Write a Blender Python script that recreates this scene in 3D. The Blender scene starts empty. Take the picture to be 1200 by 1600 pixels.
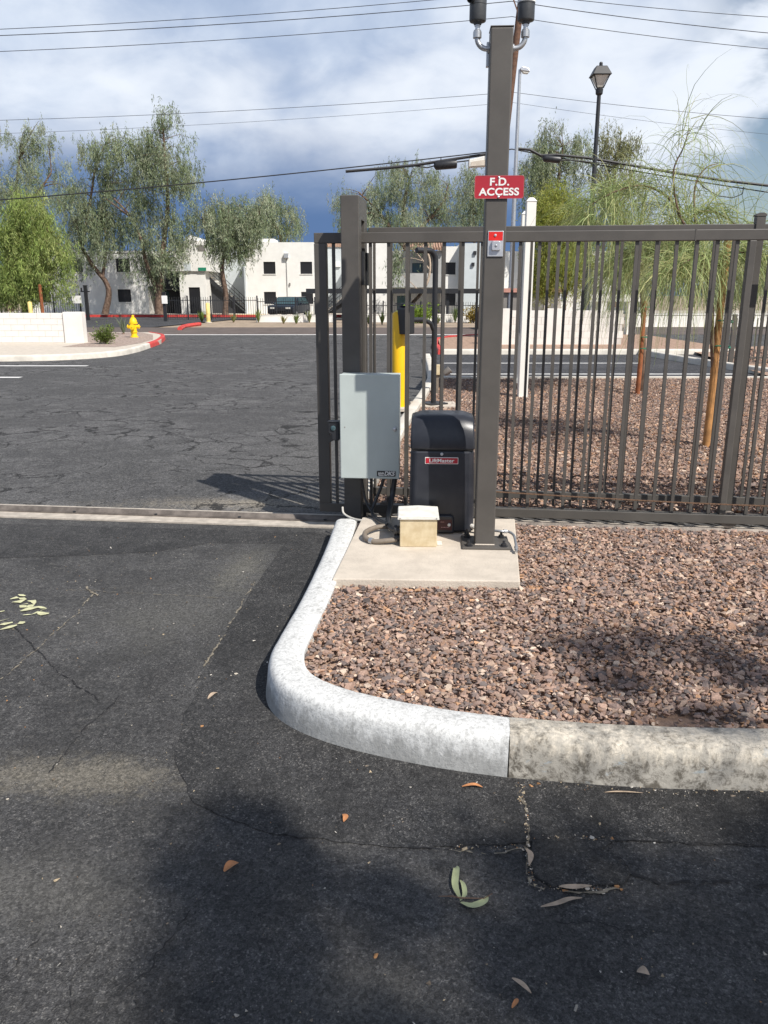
import bpy, bmesh, math, random
import numpy as np
from mathutils import Vector, Matrix
random.seed(7); rng = np.random.default_rng(7)
S = bpy.context.scene
COL = S.collection
R = math.radians

# ------------------------------------------------------------------ camera
F, PITCH, CH = 1250.0, R(15.17), 1.5          # focal length in px of a 1200x1600 frame, downward pitch, height
cam_d = bpy.data.cameras.new('camera'); cam = bpy.data.objects.new('camera', cam_d); COL.objects.link(cam)
cam.location = (0, 0, CH); cam.rotation_euler = (math.pi/2 - PITCH, 0, 0)
cam_d.sensor_fit = 'VERTICAL'; cam_d.sensor_height = 36; cam_d.lens = F/1600*36
cam_d.clip_start = .05; cam_d.clip_end = 4000
S.camera = cam

# ------------------------------------------------------------------ sun and sky
LX, LY = -.605, .665                              # how far a shadow runs per metre of height
sun_el = math.atan(1/math.hypot(LX, LY)); sun_dir = Vector((-LX, -LY, 1)).normalized()
sd = bpy.data.lights.new('sun', 'SUN'); sd.energy = 5.0; sd.angle = R(.53); sd.color = (1, .955, .89)
sun = bpy.data.objects.new('sun', sd); COL.objects.link(sun)
sun.rotation_euler = sun_dir.to_track_quat('Z', 'Y').to_euler(); sun.location = (20, -25, 40)

def N(nt, typ, **kw):
    n = nt.nodes.new(typ)
    for k, v in kw.items():
        if k in ('operation', 'blend_type', 'data_type', 'noise_dimensions', 'feature', 'interpolation_type', 'clamp', 'sky_type',
                 'sun_disc', 'sun_elevation', 'sun_rotation', 'distance', 'noise_type', 'attribute_name', 'voronoi_dimensions', 'use_clamp', 'dust_density', 'air_density', 'ozone_density'):
            setattr(n, k, v)
        else:
            n.inputs[k].default_value = v
    return n
def L(nt, a, b): nt.links.new(a, b)
def math_n(nt, op, a, b=None, c=None, clamp=False):
    n = nt.nodes.new('ShaderNodeMath'); n.operation = op; n.use_clamp = clamp
    for i, v in enumerate((a, b, c)):
        if v is None: continue
        if isinstance(v, (int, float)): n.inputs[i].default_value = v
        else: L(nt, v, n.inputs[i])
    return n.outputs[0]
def remap(nt, v, a, b, c=0., d=1.):
    n = nt.nodes.new('ShaderNodeMapRange'); n.interpolation_type = 'SMOOTHSTEP'
    L(nt, v, n.inputs[0])
    for i, q in enumerate((a, b, c, d)): n.inputs[i+1].default_value = q
    return n.outputs[0]
def mixc(nt, f, a, b, mode='MIX'):
    n = nt.nodes.new('ShaderNodeMix'); n.data_type = 'RGBA'; n.blend_type = mode
    for i, v in ((0, f), (6, a), (7, b)):
        if isinstance(v, (int, float)): n.inputs[i].default_value = v
        elif isinstance(v, tuple): n.inputs[i].default_value = v if len(v) == 4 else (*v, 1)
        else: L(nt, v, n.inputs[i])
    return n.outputs[2]

W = bpy.data.worlds.new('World'); S.world = W; W.use_nodes = True
nt = W.node_tree; nt.nodes.clear()
tc = nt.nodes.new('ShaderNodeTexCoord')
nrm = nt.nodes.new('ShaderNodeVectorMath'); nrm.operation = 'NORMALIZE'; L(nt, tc.outputs['Generated'], nrm.inputs[0])
sep = nt.nodes.new('ShaderNodeSeparateXYZ'); L(nt, nrm.outputs[0], sep.inputs[0])
zz = math_n(nt, 'MAXIMUM', sep.outputs[2], 0.0)
den = math_n(nt, 'ADD', zz, .42)
cmb = nt.nodes.new('ShaderNodeCombineXYZ')
L(nt, math_n(nt, 'DIVIDE', sep.outputs[0], den), cmb.inputs[0]); L(nt, math_n(nt, 'DIVIDE', sep.outputs[1], den), cmb.inputs[1])
def cn(scale, detail, rough, dist=0., off=0.):
    n = N(nt, 'ShaderNodeTexNoise', Scale=scale, Detail=detail, Roughness=rough, Distortion=dist)
    m = nt.nodes.new('ShaderNodeVectorMath'); m.operation = 'ADD'; m.inputs[1].default_value = (off, off*.7, 0)
    L(nt, cmb.outputs[0], m.inputs[0]); L(nt, m.outputs[0], n.inputs['Vector']); return n.outputs['Fac']
big = cn(1.5, 5, .5, .3, 3.1); mid = cn(3.0, 6, .52, .35, 11.); fine = cn(8., 6, .55, .3, 5.)
sky = N(nt, 'ShaderNodeTexSky', sky_type='NISHITA', sun_disc=False, sun_elevation=sun_el, sun_rotation=math.atan2(sun_dir.x, sun_dir.y))
bg1 = nt.nodes.new('ShaderNodeBackground'); bg1.inputs[1].default_value = .085; L(nt, sky.outputs[0], bg1.inputs[0])
# cloud deck: blue-grey base, pale tops, and a deep blue rain bank low over the horizon
az = math_n(nt, 'DIVIDE', sep.outputs[0], math_n(nt, 'ADD', math_n(nt, 'ABSOLUTE', sep.outputs[1]), .05))
tone = math_n(nt, 'ADD', math_n(nt, 'MULTIPLY', mid, .75), math_n(nt, 'MULTIPLY', fine, .3))
cl = mixc(nt, remap(nt, tone, .36, .68), (.36, .45, .62), (.60, .68, .81))
cl = mixc(nt, remap(nt, math_n(nt, 'ADD', big, math_n(nt, 'MULTIPLY', fine, .25)), .56, .82, 0, .75), cl, (.84, .88, .94))
lim = math_n(nt, 'ADD', zz, math_n(nt, 'MULTIPLY', math_n(nt, 'SUBTRACT', mid, .5), .10))
lim = math_n(nt, 'ADD', lim, math_n(nt, 'MULTIPLY', remap(nt, az, .12, .42), .13))
cl = mixc(nt, remap(nt, lim, .095, .20), (.105, .185, .36), cl)
bg2 = nt.nodes.new('ShaderNodeBackground'); bg2.inputs[1].default_value = 1.0; L(nt, cl, bg2.inputs[0])
cover = remap(nt, math_n(nt, 'ADD', math_n(nt, 'MULTIPLY', mid, .5), math_n(nt, 'MULTIPLY', big, .6)), .36, .50, .7, 1.)
cover = math_n(nt, 'MAXIMUM', cover, remap(nt, zz, .17, .11))
cover = math_n(nt, 'MULTIPLY', cover, remap(nt, math_n(nt, 'ADD', zz, math_n(nt, 'MULTIPLY', math_n(nt, 'SUBTRACT', big, .5), .6)), .34, .62, 1., .2))
# a break in the deck on the right
cover = math_n(nt, 'MULTIPLY', cover, math_n(nt, 'SUBTRACT', 1., math_n(nt, 'MULTIPLY', remap(nt, az, .30, .42), remap(nt, mid, .58, .46, 0, .95))))
ms = nt.nodes.new('ShaderNodeMixShader'); L(nt, cover, ms.inputs[0]); L(nt, bg1.outputs[0], ms.inputs[1]); L(nt, bg2.outputs[0], ms.inputs[2])
wo = nt.nodes.new('ShaderNodeOutputWorld'); L(nt, ms.outputs[0], wo.inputs[0])

S.view_settings.view_transform = 'Standard'; S.view_settings.look = 'None'
S.view_settings.exposure = 0.2; S.view_settings.gamma = 1.0; S.view_settings.use_curve_mapping = False

# ------------------------------------------------------------------ pixel -> place
def ray(px, py):
    x = (px-600)/F; v = (800-py)/F
    return Vector((x, math.cos(PITCH)+v*math.sin(PITCH), -math.sin(PITCH)+v*math.cos(PITCH)))
def gp(px, py, z=0.):
    r = ray(px, py); t = (z-CH)/r.z; return Vector((r.x*t, r.y*t, z))
def at(px, py, d):
    r = ray(px, py); t = d/r.y; return Vector((r.x*t, d, CH+r.z*t))
GY0, GSL = 5.246, -.117                          # gate line Y = GY0 + GSL*X
GA = math.atan(GSL)
GU = Vector((math.cos(GA), math.sin(GA), 0)); GN = Vector((-math.sin(GA), math.cos(GA), 0))
def gl(px, py, off=0.):                          # local (x, z) on the plane parallel to the gate, off metres behind it
    r = ray(px, py); o = Vector((0, GY0, 0))
    t = (o.dot(GN)+off)/r.dot(GN); p = Vector((0, 0, CH))+r*t
    return (p-o).dot(GU), p.z

# ------------------------------------------------------------------ mesh helpers
class MB:
    def __init__(s): s.v = []; s.f = []
    def add(s, vs, fs):
        b = len(s.v); s.v += [tuple(q) for q in vs]; s.f += [tuple(i+b for i in q) for q in fs]; return s
    def box(s, x0, x1, y0, y1, z0, z1):
        return s.add([(x0,y0,z0),(x1,y0,z0),(x1,y1,z0),(x0,y1,z0),(x0,y0,z1),(x1,y0,z1),(x1,y1,z1),(x0,y1,z1)],
                     [(0,3,2,1),(4,5,6,7),(0,1,5,4),(1,2,6,5),(2,3,7,6),(3,0,4,7)])
    def bar(s, a, b, w, h=None):                 # rectangular bar between two points
        a = Vector(a); b = Vector(b); h = h or w; d = (b-a).normalized()
        side = d.cross(Vector((0,0,1)))
        if side.length < 1e-3: side = Vector((1,0,0))
        side.normalize(); up = side.cross(d)
        vs = []
        for p in (a, b):
            for i, j in ((-1,-1),(1,-1),(1,1),(-1,1)): vs.append(p+side*(i*w/2)+up*(j*h/2))
        return s.add(vs, [(0,3,2,1),(4,5,6,7),(0,1,5,4),(1,2,6,5),(2,3,7,6),(3,0,4,7)])
    def tube(s, pts, r, n=8, cap=True):
        pts = [Vector(p) for p in pts]; rs = r if isinstance(r, (list, tuple)) else [r]*len(pts)
        vs = []; fs = []; prev = None
        for i, p in enumerate(pts):
            d = (pts[min(i+1, len(pts)-1)]-pts[max(i-1, 0)])
            d = d.normalized() if d.length > 1e-9 else Vector((0,0,1))
            if prev is None:
                a = d.cross(Vector((0,0,1)))
                if a.length < 1e-2: a = d.cross(Vector((1,0,0)))
            else: a = prev-d*prev.dot(d)
            a.normalize(); prev = a; b = d.cross(a)
            for k in range(n):
                t = 2*math.pi*k/n; vs.append(p+(a*math.cos(t)+b*math.sin(t))*rs[i])
        for i in range(len(pts)-1):
            for k in range(n): fs.append((i*n+k, i*n+(k+1)%n, (i+1)*n+(k+1)%n, (i+1)*n+k))
        if cap: fs.append(tuple(range(n-1, -1, -1))); m = (len(pts)-1)*n; fs.append(tuple(range(m, m+n)))
        return s.add(vs, fs)
    def lathe(s, prof, c=(0,0,0), n=20, M=None):  # prof: (r, z)
        vs = []; fs = []
        for r, z in prof:
            for k in range(n):
                t = 2*math.pi*k/n; q = Vector((r*math.cos(t), r*math.sin(t), z))
                vs.append((M @ q if M else q)+Vector(c))
        for i in range(len(prof)-1):
            for k in range(n): fs.append((i*n+k, i*n+(k+1)%n, (i+1)*n+(k+1)%n, (i+1)*n+k))
        fs.append(tuple(range(n-1, -1, -1))); m = (len(prof)-1)*n; fs.append(tuple(range(m, m+n)))
        return s.add(vs, fs)
    def prism(s, out, f0, f1):                   # outline points -> two copies made by f0, f1
        n = len(out); vs = [f0(*p) for p in out]+[f1(*p) for p in out]
        fs = [tuple(range(n-1, -1, -1)), tuple(range(n, 2*n))]+[(i, (i+1)%n, (i+1)%n+n, i+n) for i in range(n)]
        return s.add(vs, fs)
    def sheet(s, pts): return s.add(pts, [tuple(range(len(pts)))])
def obj(name, mb, m, parent=None, loc=None, rz=None, bevel=0., smooth=False, label=None, cat=None, group=None, kind=None, fixn=True):
    if isinstance(mb, MB):
        me = bpy.data.meshes.new(name); me.from_pydata(mb.v, [], mb.f)
        if fixn and len(mb.f) < 60000:
            bm = bmesh.new(); bm.from_mesh(me); bmesh.ops.recalc_face_normals(bm, faces=bm.faces); bm.to_mesh(me); bm.free()
        me.materials.append(m)
    else: me = mb
    o = bpy.data.objects.new(name, me); COL.objects.link(o)
    if parent: o.parent = parent
    if loc is not None: o.location = loc
    if rz is not None: o.rotation_euler.z = rz
    if smooth:
        for p in me.polygons: p.use_smooth = True
        if smooth == 'auto':
            try: me.set_sharp_from_angle(angle=R(40))
            except Exception: pass
    if bevel:
        b = o.modifiers.new('bevel', 'BEVEL'); b.width = bevel; b.segments = 2; b.limit_method = 'ANGLE'; b.angle_limit = R(40)
    return tag(o, label, cat, group, kind)
def tag(o, label=None, cat=None, group=None, kind=None):
    for k, v in (('label', label), ('category', cat), ('group', group), ('kind', kind)):
        if v: o[k] = v
    return o
def thing(name, loc, label, cat, rz=0, group=None):
    o = bpy.data.objects.new(name, None); COL.objects.link(o); o.location = loc; o.rotation_euler.z = rz; o.empty_display_size = .1
    return tag(o, label, cat, group)
def text(name, s, size, m, parent, M, depth=.001, offset=0., shear=0., space=1., sx=1.):
    c = bpy.data.curves.new(name, 'FONT'); c.body = s; c.size = size; c.extrude = depth; c.offset = offset; c.shear = shear
    c.align_x = 'CENTER'; c.align_y = 'CENTER'; c.space_character = space
    t = bpy.data.objects.new(name, c); COL.objects.link(t)
    bpy.context.view_layer.update()
    me = bpy.data.meshes.new_from_object(t.evaluated_get(bpy.context.evaluated_depsgraph_get()))
    bpy.data.objects.remove(t); me.materials.clear(); me.materials.append(m)
    me.transform(M @ Matrix.Diagonal((sx, 1, 1, 1)))
    o = bpy.data.objects.new(name, me); COL.objects.link(o); o.parent = parent; return o
FRONT = Matrix.Rotation(math.pi/2, 4, 'X')       # text facing the camera (-Y)

# ------------------------------------------------------------------ materials
def mat(name, c, rough=.6, var=.12, scale=6., bump=.0, bscale=60., metal=0., c2=None, detail=5., spec=.5, coat=0., trans=0.):
    m = bpy.data.materials.new(name); m.use_nodes = True; nt = m.node_tree; b = nt.nodes['Principled BSDF']
    tc = nt.nodes.new('ShaderNodeTexCoord')
    n = N(nt, 'ShaderNodeTexNoise', Scale=scale, Detail=detail, Roughness=.6); L(nt, tc.outputs['Object'], n.inputs['Vector'])
    lo = tuple(q*(1-var) for q in c); hi = c2 or tuple(min(1, q*(1+var)) for q in c)
    L(nt, mixc(nt, remap(nt, n.outputs[0], .3, .7), lo, hi), b.inputs['Base Color'])
    b.inputs['Roughness'].default_value = rough; b.inputs['Metallic'].default_value = metal; b.inputs['Specular IOR Level'].default_value = spec
    if bump:
        n2 = N(nt, 'ShaderNodeTexNoise', Scale=bscale, Detail=4., Roughness=.6); L(nt, tc.outputs['Object'], n2.inputs['Vector'])
        bp = nt.nodes.new('ShaderNodeBump'); bp.inputs['Strength'].default_value = bump; bp.inputs['Distance'].default_value = .01
        L(nt, n2.outputs[0], bp.inputs['Height']); L(nt, bp.outputs[0], b.inputs['Normal'])
    return m
def attr_mat(name, rough=.8, translucent=0., spec=.3, grain=0.):
    m = bpy.data.materials.new(name); m.use_nodes = True; nt = m.node_tree; b = nt.nodes['Principled BSDF']
    a = N(nt, 'ShaderNodeAttribute', attribute_name='Col'); src = a.outputs['Color']
    if grain:
        tc = nt.nodes.new('ShaderNodeTexCoord'); n = N(nt, 'ShaderNodeTexNoise', Scale=180., Detail=3.); L(nt, tc.outputs['Object'], n.inputs['Vector'])
        src = mixc(nt, remap(nt, n.outputs[0], .25, .75, .0, grain), src, (.03, .025, .02))
    L(nt, src, b.inputs['Base Color']); b.inputs['Roughness'].default_value = rough; b.inputs['Specular IOR Level'].default_value = spec
    if translucent:
        t = nt.nodes.new('ShaderNodeBsdfTranslucent'); L(nt, a.outputs['Color'], t.inputs[0])
        x = nt.nodes.new('ShaderNodeMixShader'); x.inputs[0].default_value = translucent
        L(nt, b.outputs[0], x.inputs[1]); L(nt, t.outputs[0], x.inputs[2]); L(nt, x.outputs[0], nt.nodes['Material Output'].inputs[0])
    return m

def asphalt(name, base, dust, crack=0., crack_scale=1.6, stains=(), coarse=1.):
    m = bpy.data.materials.new(name); m.use_nodes = True; nt = m.node_tree; b = nt.nodes['Principled BSDF']
    g = nt.nodes.new('ShaderNodeNewGeometry'); P = g.outputs['Position']
    def nz(s, d=5., r=.6, dist=0., vec=P):
        n = N(nt, 'ShaderNodeTexNoise', Scale=s, Detail=d, Roughness=r, Distortion=dist); L(nt, vec, n.inputs['Vector']); return n.outputs[0]
    big = nz(.7, 4, .55, .4); med = nz(4., 6, .65, .6); grit = nz(210.*coarse, 4, .75); med2 = nz(28., 6, .7, .5)
    st = nt.nodes.new('ShaderNodeMapping'); L(nt, P, st.inputs[0]); st.inputs['Rotation'].default_value = (0, 0, .35); st.inputs['Scale'].default_value = (1., 3.5, 1.)
    streak = nz(7., 6, .7, .8, st.outputs[0])
    col = mixc(nt, remap(nt, math_n(nt, 'ADD', math_n(nt, 'MULTIPLY', big, .6), math_n(nt, 'MULTIPLY', med, .45)), .42, .66), base, tuple(q*1.75 for q in base))
    col = mixc(nt, remap(nt, math_n(nt, 'ADD', math_n(nt, 'MULTIPLY', streak, .6), math_n(nt, 'MULTIPLY', big, .5)), .60, .80, 0, .45), col, dust)
    v = N(nt, 'ShaderNodeTexVoronoi', Scale=230.*coarse); L(nt, P, v.inputs['Vector'])
    bright = nt.nodes.new('ShaderNodeSeparateColor'); L(nt, v.outputs['Color'], bright.inputs[0])
    agg = math_n(nt, 'MULTIPLY', remap(nt, bright.outputs[0], .78, .98, 0, .6), remap(nt, math_n(nt, 'ADD', math_n(nt, 'MULTIPLY', med, .6), math_n(nt, 'MULTIPLY', med2, .5)), .42, .64))
    col = mixc(nt, agg, col, (.21, .20, .185))
    col = mixc(nt, remap(nt, math_n(nt, 'ADD', math_n(nt, 'MULTIPLY', grit, .6), math_n(nt, 'MULTIPLY', med2, .4)), .54, .36, 0, .75), col, tuple(q*.38 for q in base))
    col = mixc(nt, remap(nt, math_n(nt, 'ADD', math_n(nt, 'MULTIPLY', streak, .5), math_n(nt, 'MULTIPLY', med2, .5)), .52, .68, 0, .30), col, dust)
    for (x, y, rx, ry, c, amt) in stains:            # dusty or sandy spots with a ragged outline
        mp = nt.nodes.new('ShaderNodeMapping'); mp.vector_type = 'TEXTURE'; mp.inputs['Location'].default_value = (x, y, 0); mp.inputs['Scale'].default_value = (rx, ry, 1)
        L(nt, P, mp.inputs[0])
        ln = nt.nodes.new('ShaderNodeVectorMath'); ln.operation = 'LENGTH'; L(nt, mp.outputs[0], ln.inputs[0])
        e = math_n(nt, 'ADD', ln.outputs['Value'], math_n(nt, 'ADD', math_n(nt, 'MULTIPLY', math_n(nt, 'SUBTRACT', med, .5), 2.0), math_n(nt, 'ADD', math_n(nt, 'MULTIPLY', math_n(nt, 'SUBTRACT', med2, .5), 2.4), math_n(nt, 'MULTIPLY', math_n(nt, 'SUBTRACT', grit, .5), 3.))))
        col = mixc(nt, remap(nt, e, 1.25, .0, 0, amt), col, c)
    for sc, lo_, hi_ in ((125.*coarse, .62, 1.42), (330.*coarse, .70, 1.32)):       # every chip of aggregate its own grey
        va = N(nt, 'ShaderNodeTexVoronoi', Scale=sc); L(nt, P, va.inputs['Vector']); sa_ = nt.nodes.new('ShaderNodeSeparateColor'); L(nt, va.outputs['Color'], sa_.inputs[0])
        g_ = nt.nodes.new('ShaderNodeMapRange'); L(nt, sa_.outputs[1], g_.inputs[0]); g_.inputs[3].default_value = lo_; g_.inputs[4].default_value = hi_
        cc_ = nt.nodes.new('ShaderNodeCombineColor'); [L(nt, g_.outputs[0], cc_.inputs[i]) for i in range(3)]
        col = mixc(nt, 1., col, cc_.outputs[0], 'MULTIPLY')
    h = math_n(nt, 'ADD', math_n(nt, 'MULTIPLY', grit, 1.), math_n(nt, 'MULTIPLY', v.outputs['Distance'], .7))
    if crack:
        wv = N(nt, 'ShaderNodeTexNoise', Scale=1.5, Detail=8., Roughness=.65); L(nt, P, wv.inputs['Vector'])
        ad = nt.nodes.new('ShaderNodeVectorMath'); ad.operation = 'MULTIPLY_ADD'; ad.inputs[1].default_value = (.95, .95, 0); L(nt, wv.outputs['Color'], ad.inputs[0]); L(nt, P, ad.inputs[2])
        vc = N(nt, 'ShaderNodeTexVoronoi', feature='DISTANCE_TO_EDGE', Scale=crack_scale); L(nt, ad.outputs[0], vc.inputs['Vector'])
        msk = remap(nt, math_n(nt, 'ADD', math_n(nt, 'MULTIPLY', big, .7), math_n(nt, 'MULTIPLY', med, .35)), .46, .64)
        wid = math_n(nt, 'MULTIPLY', math_n(nt, 'MULTIPLY', msk, remap(nt, med2, .3, .6)), .034*crack)
        ck = math_n(nt, 'LESS_THAN', vc.outputs['Distance'], wid)
        col = mixc(nt, math_n(nt, 'MULTIPLY', ck, .85), col, (.012, .011, .010))
        h = math_n(nt, 'SUBTRACT', h, math_n(nt, 'MULTIPLY', ck, 1.5))
    L(nt, col, b.inputs['Base Color']); b.inputs['Roughness'].default_value = .82; b.inputs['Specular IOR Level'].default_value = .35
    bp = nt.nodes.new('ShaderNodeBump'); bp.inputs['Strength'].default_value = .8; bp.inputs['Distance'].default_value = .006
    L(nt, h, bp.inputs['Height']); L(nt, bp.outputs[0], b.inputs['Normal'])
    return m

def kerb_mat(name, conc, paint, amount, stain=0.):
    """concrete with worn paint: paint thins where the noise and the drip streaks say so"""
    m = bpy.data.materials.new(name); m.use_nodes = True; nt = m.node_tree; b = nt.nodes['Principled BSDF']
    g = nt.nodes.new('ShaderNodeNewGeometry'); P = g.outputs['Position']
    def nz(s, d=5., r=.65, sc=(1,1,1)):
        mp = nt.nodes.new('ShaderNodeMapping'); mp.inputs['Scale'].default_value = sc; L(nt, P, mp.inputs[0])
        n = N(nt, 'ShaderNodeTexNoise', Scale=s, Detail=d, Roughness=r, Distortion=.3); L(nt, mp.outputs[0], n.inputs['Vector']); return n.outputs[0]
    big = nz(5.); fine = nz(70., 4., .7); drip = nz(40., 5., .7, (1, 1, .25)); pit = nz(26., 6., .75)
    col = mixc(nt, remap(nt, big, .35, .68), tuple(q*.72 for q in conc), conc)
    col = mixc(nt, remap(nt, fine, .52, .30, 0, .5), col, tuple(q*.45 for q in conc))
    if stain: col = mixc(nt, remap(nt, pit, .44, .62, 0, stain), col, (.10, .088, .07))
    sp = nt.nodes.new('ShaderNodeSeparateXYZ'); L(nt, P, sp.inputs[0])
    keep = math_n(nt, 'ADD', math_n(nt, 'MULTIPLY', drip, .75), math_n(nt, 'MULTIPLY', big, .35))
    keep = math_n(nt, 'ADD', keep, remap(nt, sp.outputs[2], .0, .125, -.20, .17))
    col = mixc(nt, remap(nt, keep, .54-amount, .84-amount), col, mixc(nt, remap(nt, math_n(nt, 'ADD', math_n(nt, 'MULTIPLY', fine, .6), math_n(nt, 'MULTIPLY', pit, .4)), .36, .56), tuple(q*.68 for q in paint), paint))
    chip = nz(120., 5., .75); col = mixc(nt, remap(nt, chip, .54, .63, 0, .65), col, tuple(q*.75 for q in conc))
    if stain:
        blu = nz(9., 6., .7, (1, 1, 2.2)); col = mixc(nt, remap(nt, blu, .60, .68, 0, .55), col, (.30, .36, .40))
        vcr = N(nt, 'ShaderNodeTexVoronoi', feature='DISTANCE_TO_EDGE', Scale=9.); wv_ = nt.nodes.new('ShaderNodeVectorMath'); wv_.operation = 'MULTIPLY_ADD'; wv_.inputs[1].default_value = (.25, .25, .25)
        nn_ = N(nt, 'ShaderNodeTexNoise', Scale=9., Detail=6.); L(nt, P, nn_.inputs['Vector']); L(nt, nn_.outputs['Color'], wv_.inputs[0]); L(nt, P, wv_.inputs[2]); L(nt, wv_.outputs[0], vcr.inputs['Vector'])
        col = mixc(nt, math_n(nt, 'MULTIPLY', remap(nt, vcr.outputs['Distance'], .012, .0), remap(nt, big, .42, .62, 0, .8)), col, (.07, .06, .05))
    L(nt, col, b.inputs['Base Color']); b.inputs['Roughness'].default_value = .8; b.inputs['Specular IOR Level'].default_value = .3
    bp = nt.nodes.new('ShaderNodeBump'); bp.inputs['Strength'].default_value = .6; bp.inputs['Distance'].default_value = .006
    L(nt, math_n(nt, 'ADD', math_n(nt, 'MULTIPLY', pit, .8), math_n(nt, 'MULTIPLY', fine, .4)), bp.inputs['Height']); L(nt, bp.outputs[0], b.inputs['Normal'])
    return m

M = {}
M['apron'] = asphalt('apron_asphalt', (.047, .046, .0455), (.165, .155, .137), .0, .55, stains=(
    (*gp(90, 1215)[:2], .46, .13, (.24, .215, .17), .55), (*gp(270, 960)[:2], .40, .42, (.12, .116, .105), .55), (*gp(40, 1390)[:2], .35, .16, (.115, .11, .10), .6),
    (*gp(380, 890)[:2], .16, .40, (.19, .18, .15), .45), (*gp(560, 1560)[:2], .25, .10, (.115, .11, .10), .4)))
M['drive'] = asphalt('drive_asphalt', (.068, .0665, .066), (.175, .165, .145), 1.7, 2.3, stains=(
    (-.9, 5.75, 1.1, .22, (.30, .26, .20), .6), (-3., 5.62, 2.2, .16, (.16, .15, .13), .5), (-.2, 8.2, .9, 2.2, (.13, .127, .12), .55)), coarse=.6)
M['seal'] = asphalt('sealed_asphalt', (.031, .0305, .0305), (.085, .082, .075), 0., 1.)
M['lot'] = asphalt('lot_asphalt', (.042, .042, .046), (.08, .078, .07), 0., 1., coarse=.4)
M['street'] = mat('street', (.115, .090, .078), .9, .2, 1.5, .2, 30.)
M['sand'] = mat('sand', (.33, .255, .185), .95, .22, 2.5, .4, 25.)
M['soil'] = mat('soil', (.34, .22, .15), .95, .3, 9., .6, 40., c2=(.44, .30, .22))
M['conc'] = mat('concrete', (.54, .475, .395), .85, .10, 7., .35, 90.)
M['conc_old'] = mat('old_concrete', (.44, .39, .33), .88, .2, 12., .45, 80.)
M['pad_side'] = mat('pad_side', (.35, .31, .25), .9, .25, 30., .8, 70.)
M['kerb_white'] = kerb_mat('white_kerb', (.40, .40, .385), (.67, .67, .65), .10)
M['kerb_bare'] = kerb_mat('bare_kerb', (.44, .41, .355), (.68, .61, .50), -.04, .95)
M['kerb_far'] = mat('far_kerb', (.60, .56, .49), .85, .15, 3.)
M['red'] = mat('red_paint', (.55, .055, .045), .6, .18, 5.)
M['white_line'] = mat('line_paint', (.75, .74, .71), .7, .12, 9.)
M['steel'] = mat('bronze_steel', (.088, .080, .071), .48, .12, 5., .06, 300.)
M['track'] = mat('track_steel', (.17, .145, .125), .55, .3, 14., .15, 60., metal=.35)
M['rust'] = mat('rust', (.15, .085, .05), .8, .3, 60.)
M['galv'] = mat('galvanised', (.50, .51, .52), .38, .12, 20., .05, 120., metal=.75)
M['alu'] = mat('aluminium', (.62, .63, .65), .35, .08, 20., metal=.6)
M['box'] = mat('enclosure_paint', (.47, .52, .50), .42, .05, 4., .04, 250.)
M['black'] = mat('black_plastic', (.022, .023, .026), .42, .25, 8., .05, 200.)
M['op'] = mat('operator_plastic', (.020, .0225, .030), .36, .2, 5., .05, 260., c2=(.032, .034, .042))
M['opseam'] = mat('seam', (.006, .006, .007), .7)
M['label_red'] = mat('label_red', (.42, .015, .03), .45, .06, 9.)
M['bright_red'] = mat('bright_red', (.66, .02, .015), .4, .05, 9.)
M['sign_red'] = mat('sign_red', (.40, .018, .032), .45, .07, 6.)
M['maroon'] = mat('maroon', (.055, .008, .010), .45)
M['white'] = mat('white_paint', (.80, .79, .76), .55, .05, 6.)
M['tan'] = mat('aged_tan_plastic', (.56, .44, .26), .55, .12, 14., .03, 100., c2=(.64, .54, .36))
M['lid'] = mat('weathered_lid', (.70, .68, .62), .6, .12, 18.)
M['hose'] = mat('hose_grey', (.20, .165, .13), .6, .15, 20.)
M['cable'] = mat('cable_grey', (.46, .44, .40), .55)
M['yellow'] = mat('yellow_sleeve', (.86, .50, .008), .42, .05, 3.)
M['hyd'] = mat('hydrant_yellow', (.84, .55, .01), .45, .08, 6.)
M['paleyel'] = mat('pale_yellow', (.72, .56, .20), .6)
M['dark'] = mat('dark_steel', (.020, .021, .024), .45)
M['vinyl'] = mat('white_vinyl', (.82, .80, .74), .45, .04, 3.)
M['panel'] = mat('grey_panel', (.20, .185, .17), .7, .1, 3.)
M['wood'] = mat('pole_wood', (.12, .062, .038), .85, .3, 7., .3, 40.)
M['stake'] = mat('stake_wood', (.40, .20, .07), .75, .3, 9., .2, 30.)
M['stake_red'] = mat('stake_wood_dark', (.26, .085, .03), .75, .3, 9., .2, 30.)
M['tie'] = mat('green_tie', (.02, .22, .13), .5)
M['stucco'] = mat('white_stucco', (.78, .765, .72), .9, .05, 1.5, .35, 14.)
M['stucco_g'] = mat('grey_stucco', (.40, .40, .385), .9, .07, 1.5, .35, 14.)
M['stucco_b'] = mat('grey_and_shade_stucco', (.52, .56, .57), .9, .06, 1.5, .3, 14.)  # light grey bay; also shade coloured into the passage and link walls
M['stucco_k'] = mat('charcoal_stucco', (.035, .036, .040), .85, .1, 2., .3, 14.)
M['screen'] = mat('black_screen', (.014, .014, .016), .45, .15, 30.)
M['glass'] = mat('window_glass', (.05, .09, .10), .08, .1, 3., spec=.8)
M['tile'] = mat('roof_tile', (.38, .24, .17), .85, .25, 8.)
M['block'] = mat('white_block', (.74, .71, .66), .9, .05, 3., .3, 30.)
M['joint'] = mat('block_joint', (.58, .55, .51), .95)
M['bark'] = mat('bark', (.115, .068, .045), .9, .35, 6., .6, 20., c2=(.21, .14, .10))
M['bark_pale'] = mat('pale_bark', (.42, .33, .25), .85, .3, 5., .4, 18.)
M['leaf'] = attr_mat('leaf', .6, .35)
M['stone'] = attr_mat('stone', .85, 0., .25, .35)
M['carpaint'] = mat('car_paint', (.018, .024, .034), .2, .05, 3., coat=1.)
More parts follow.
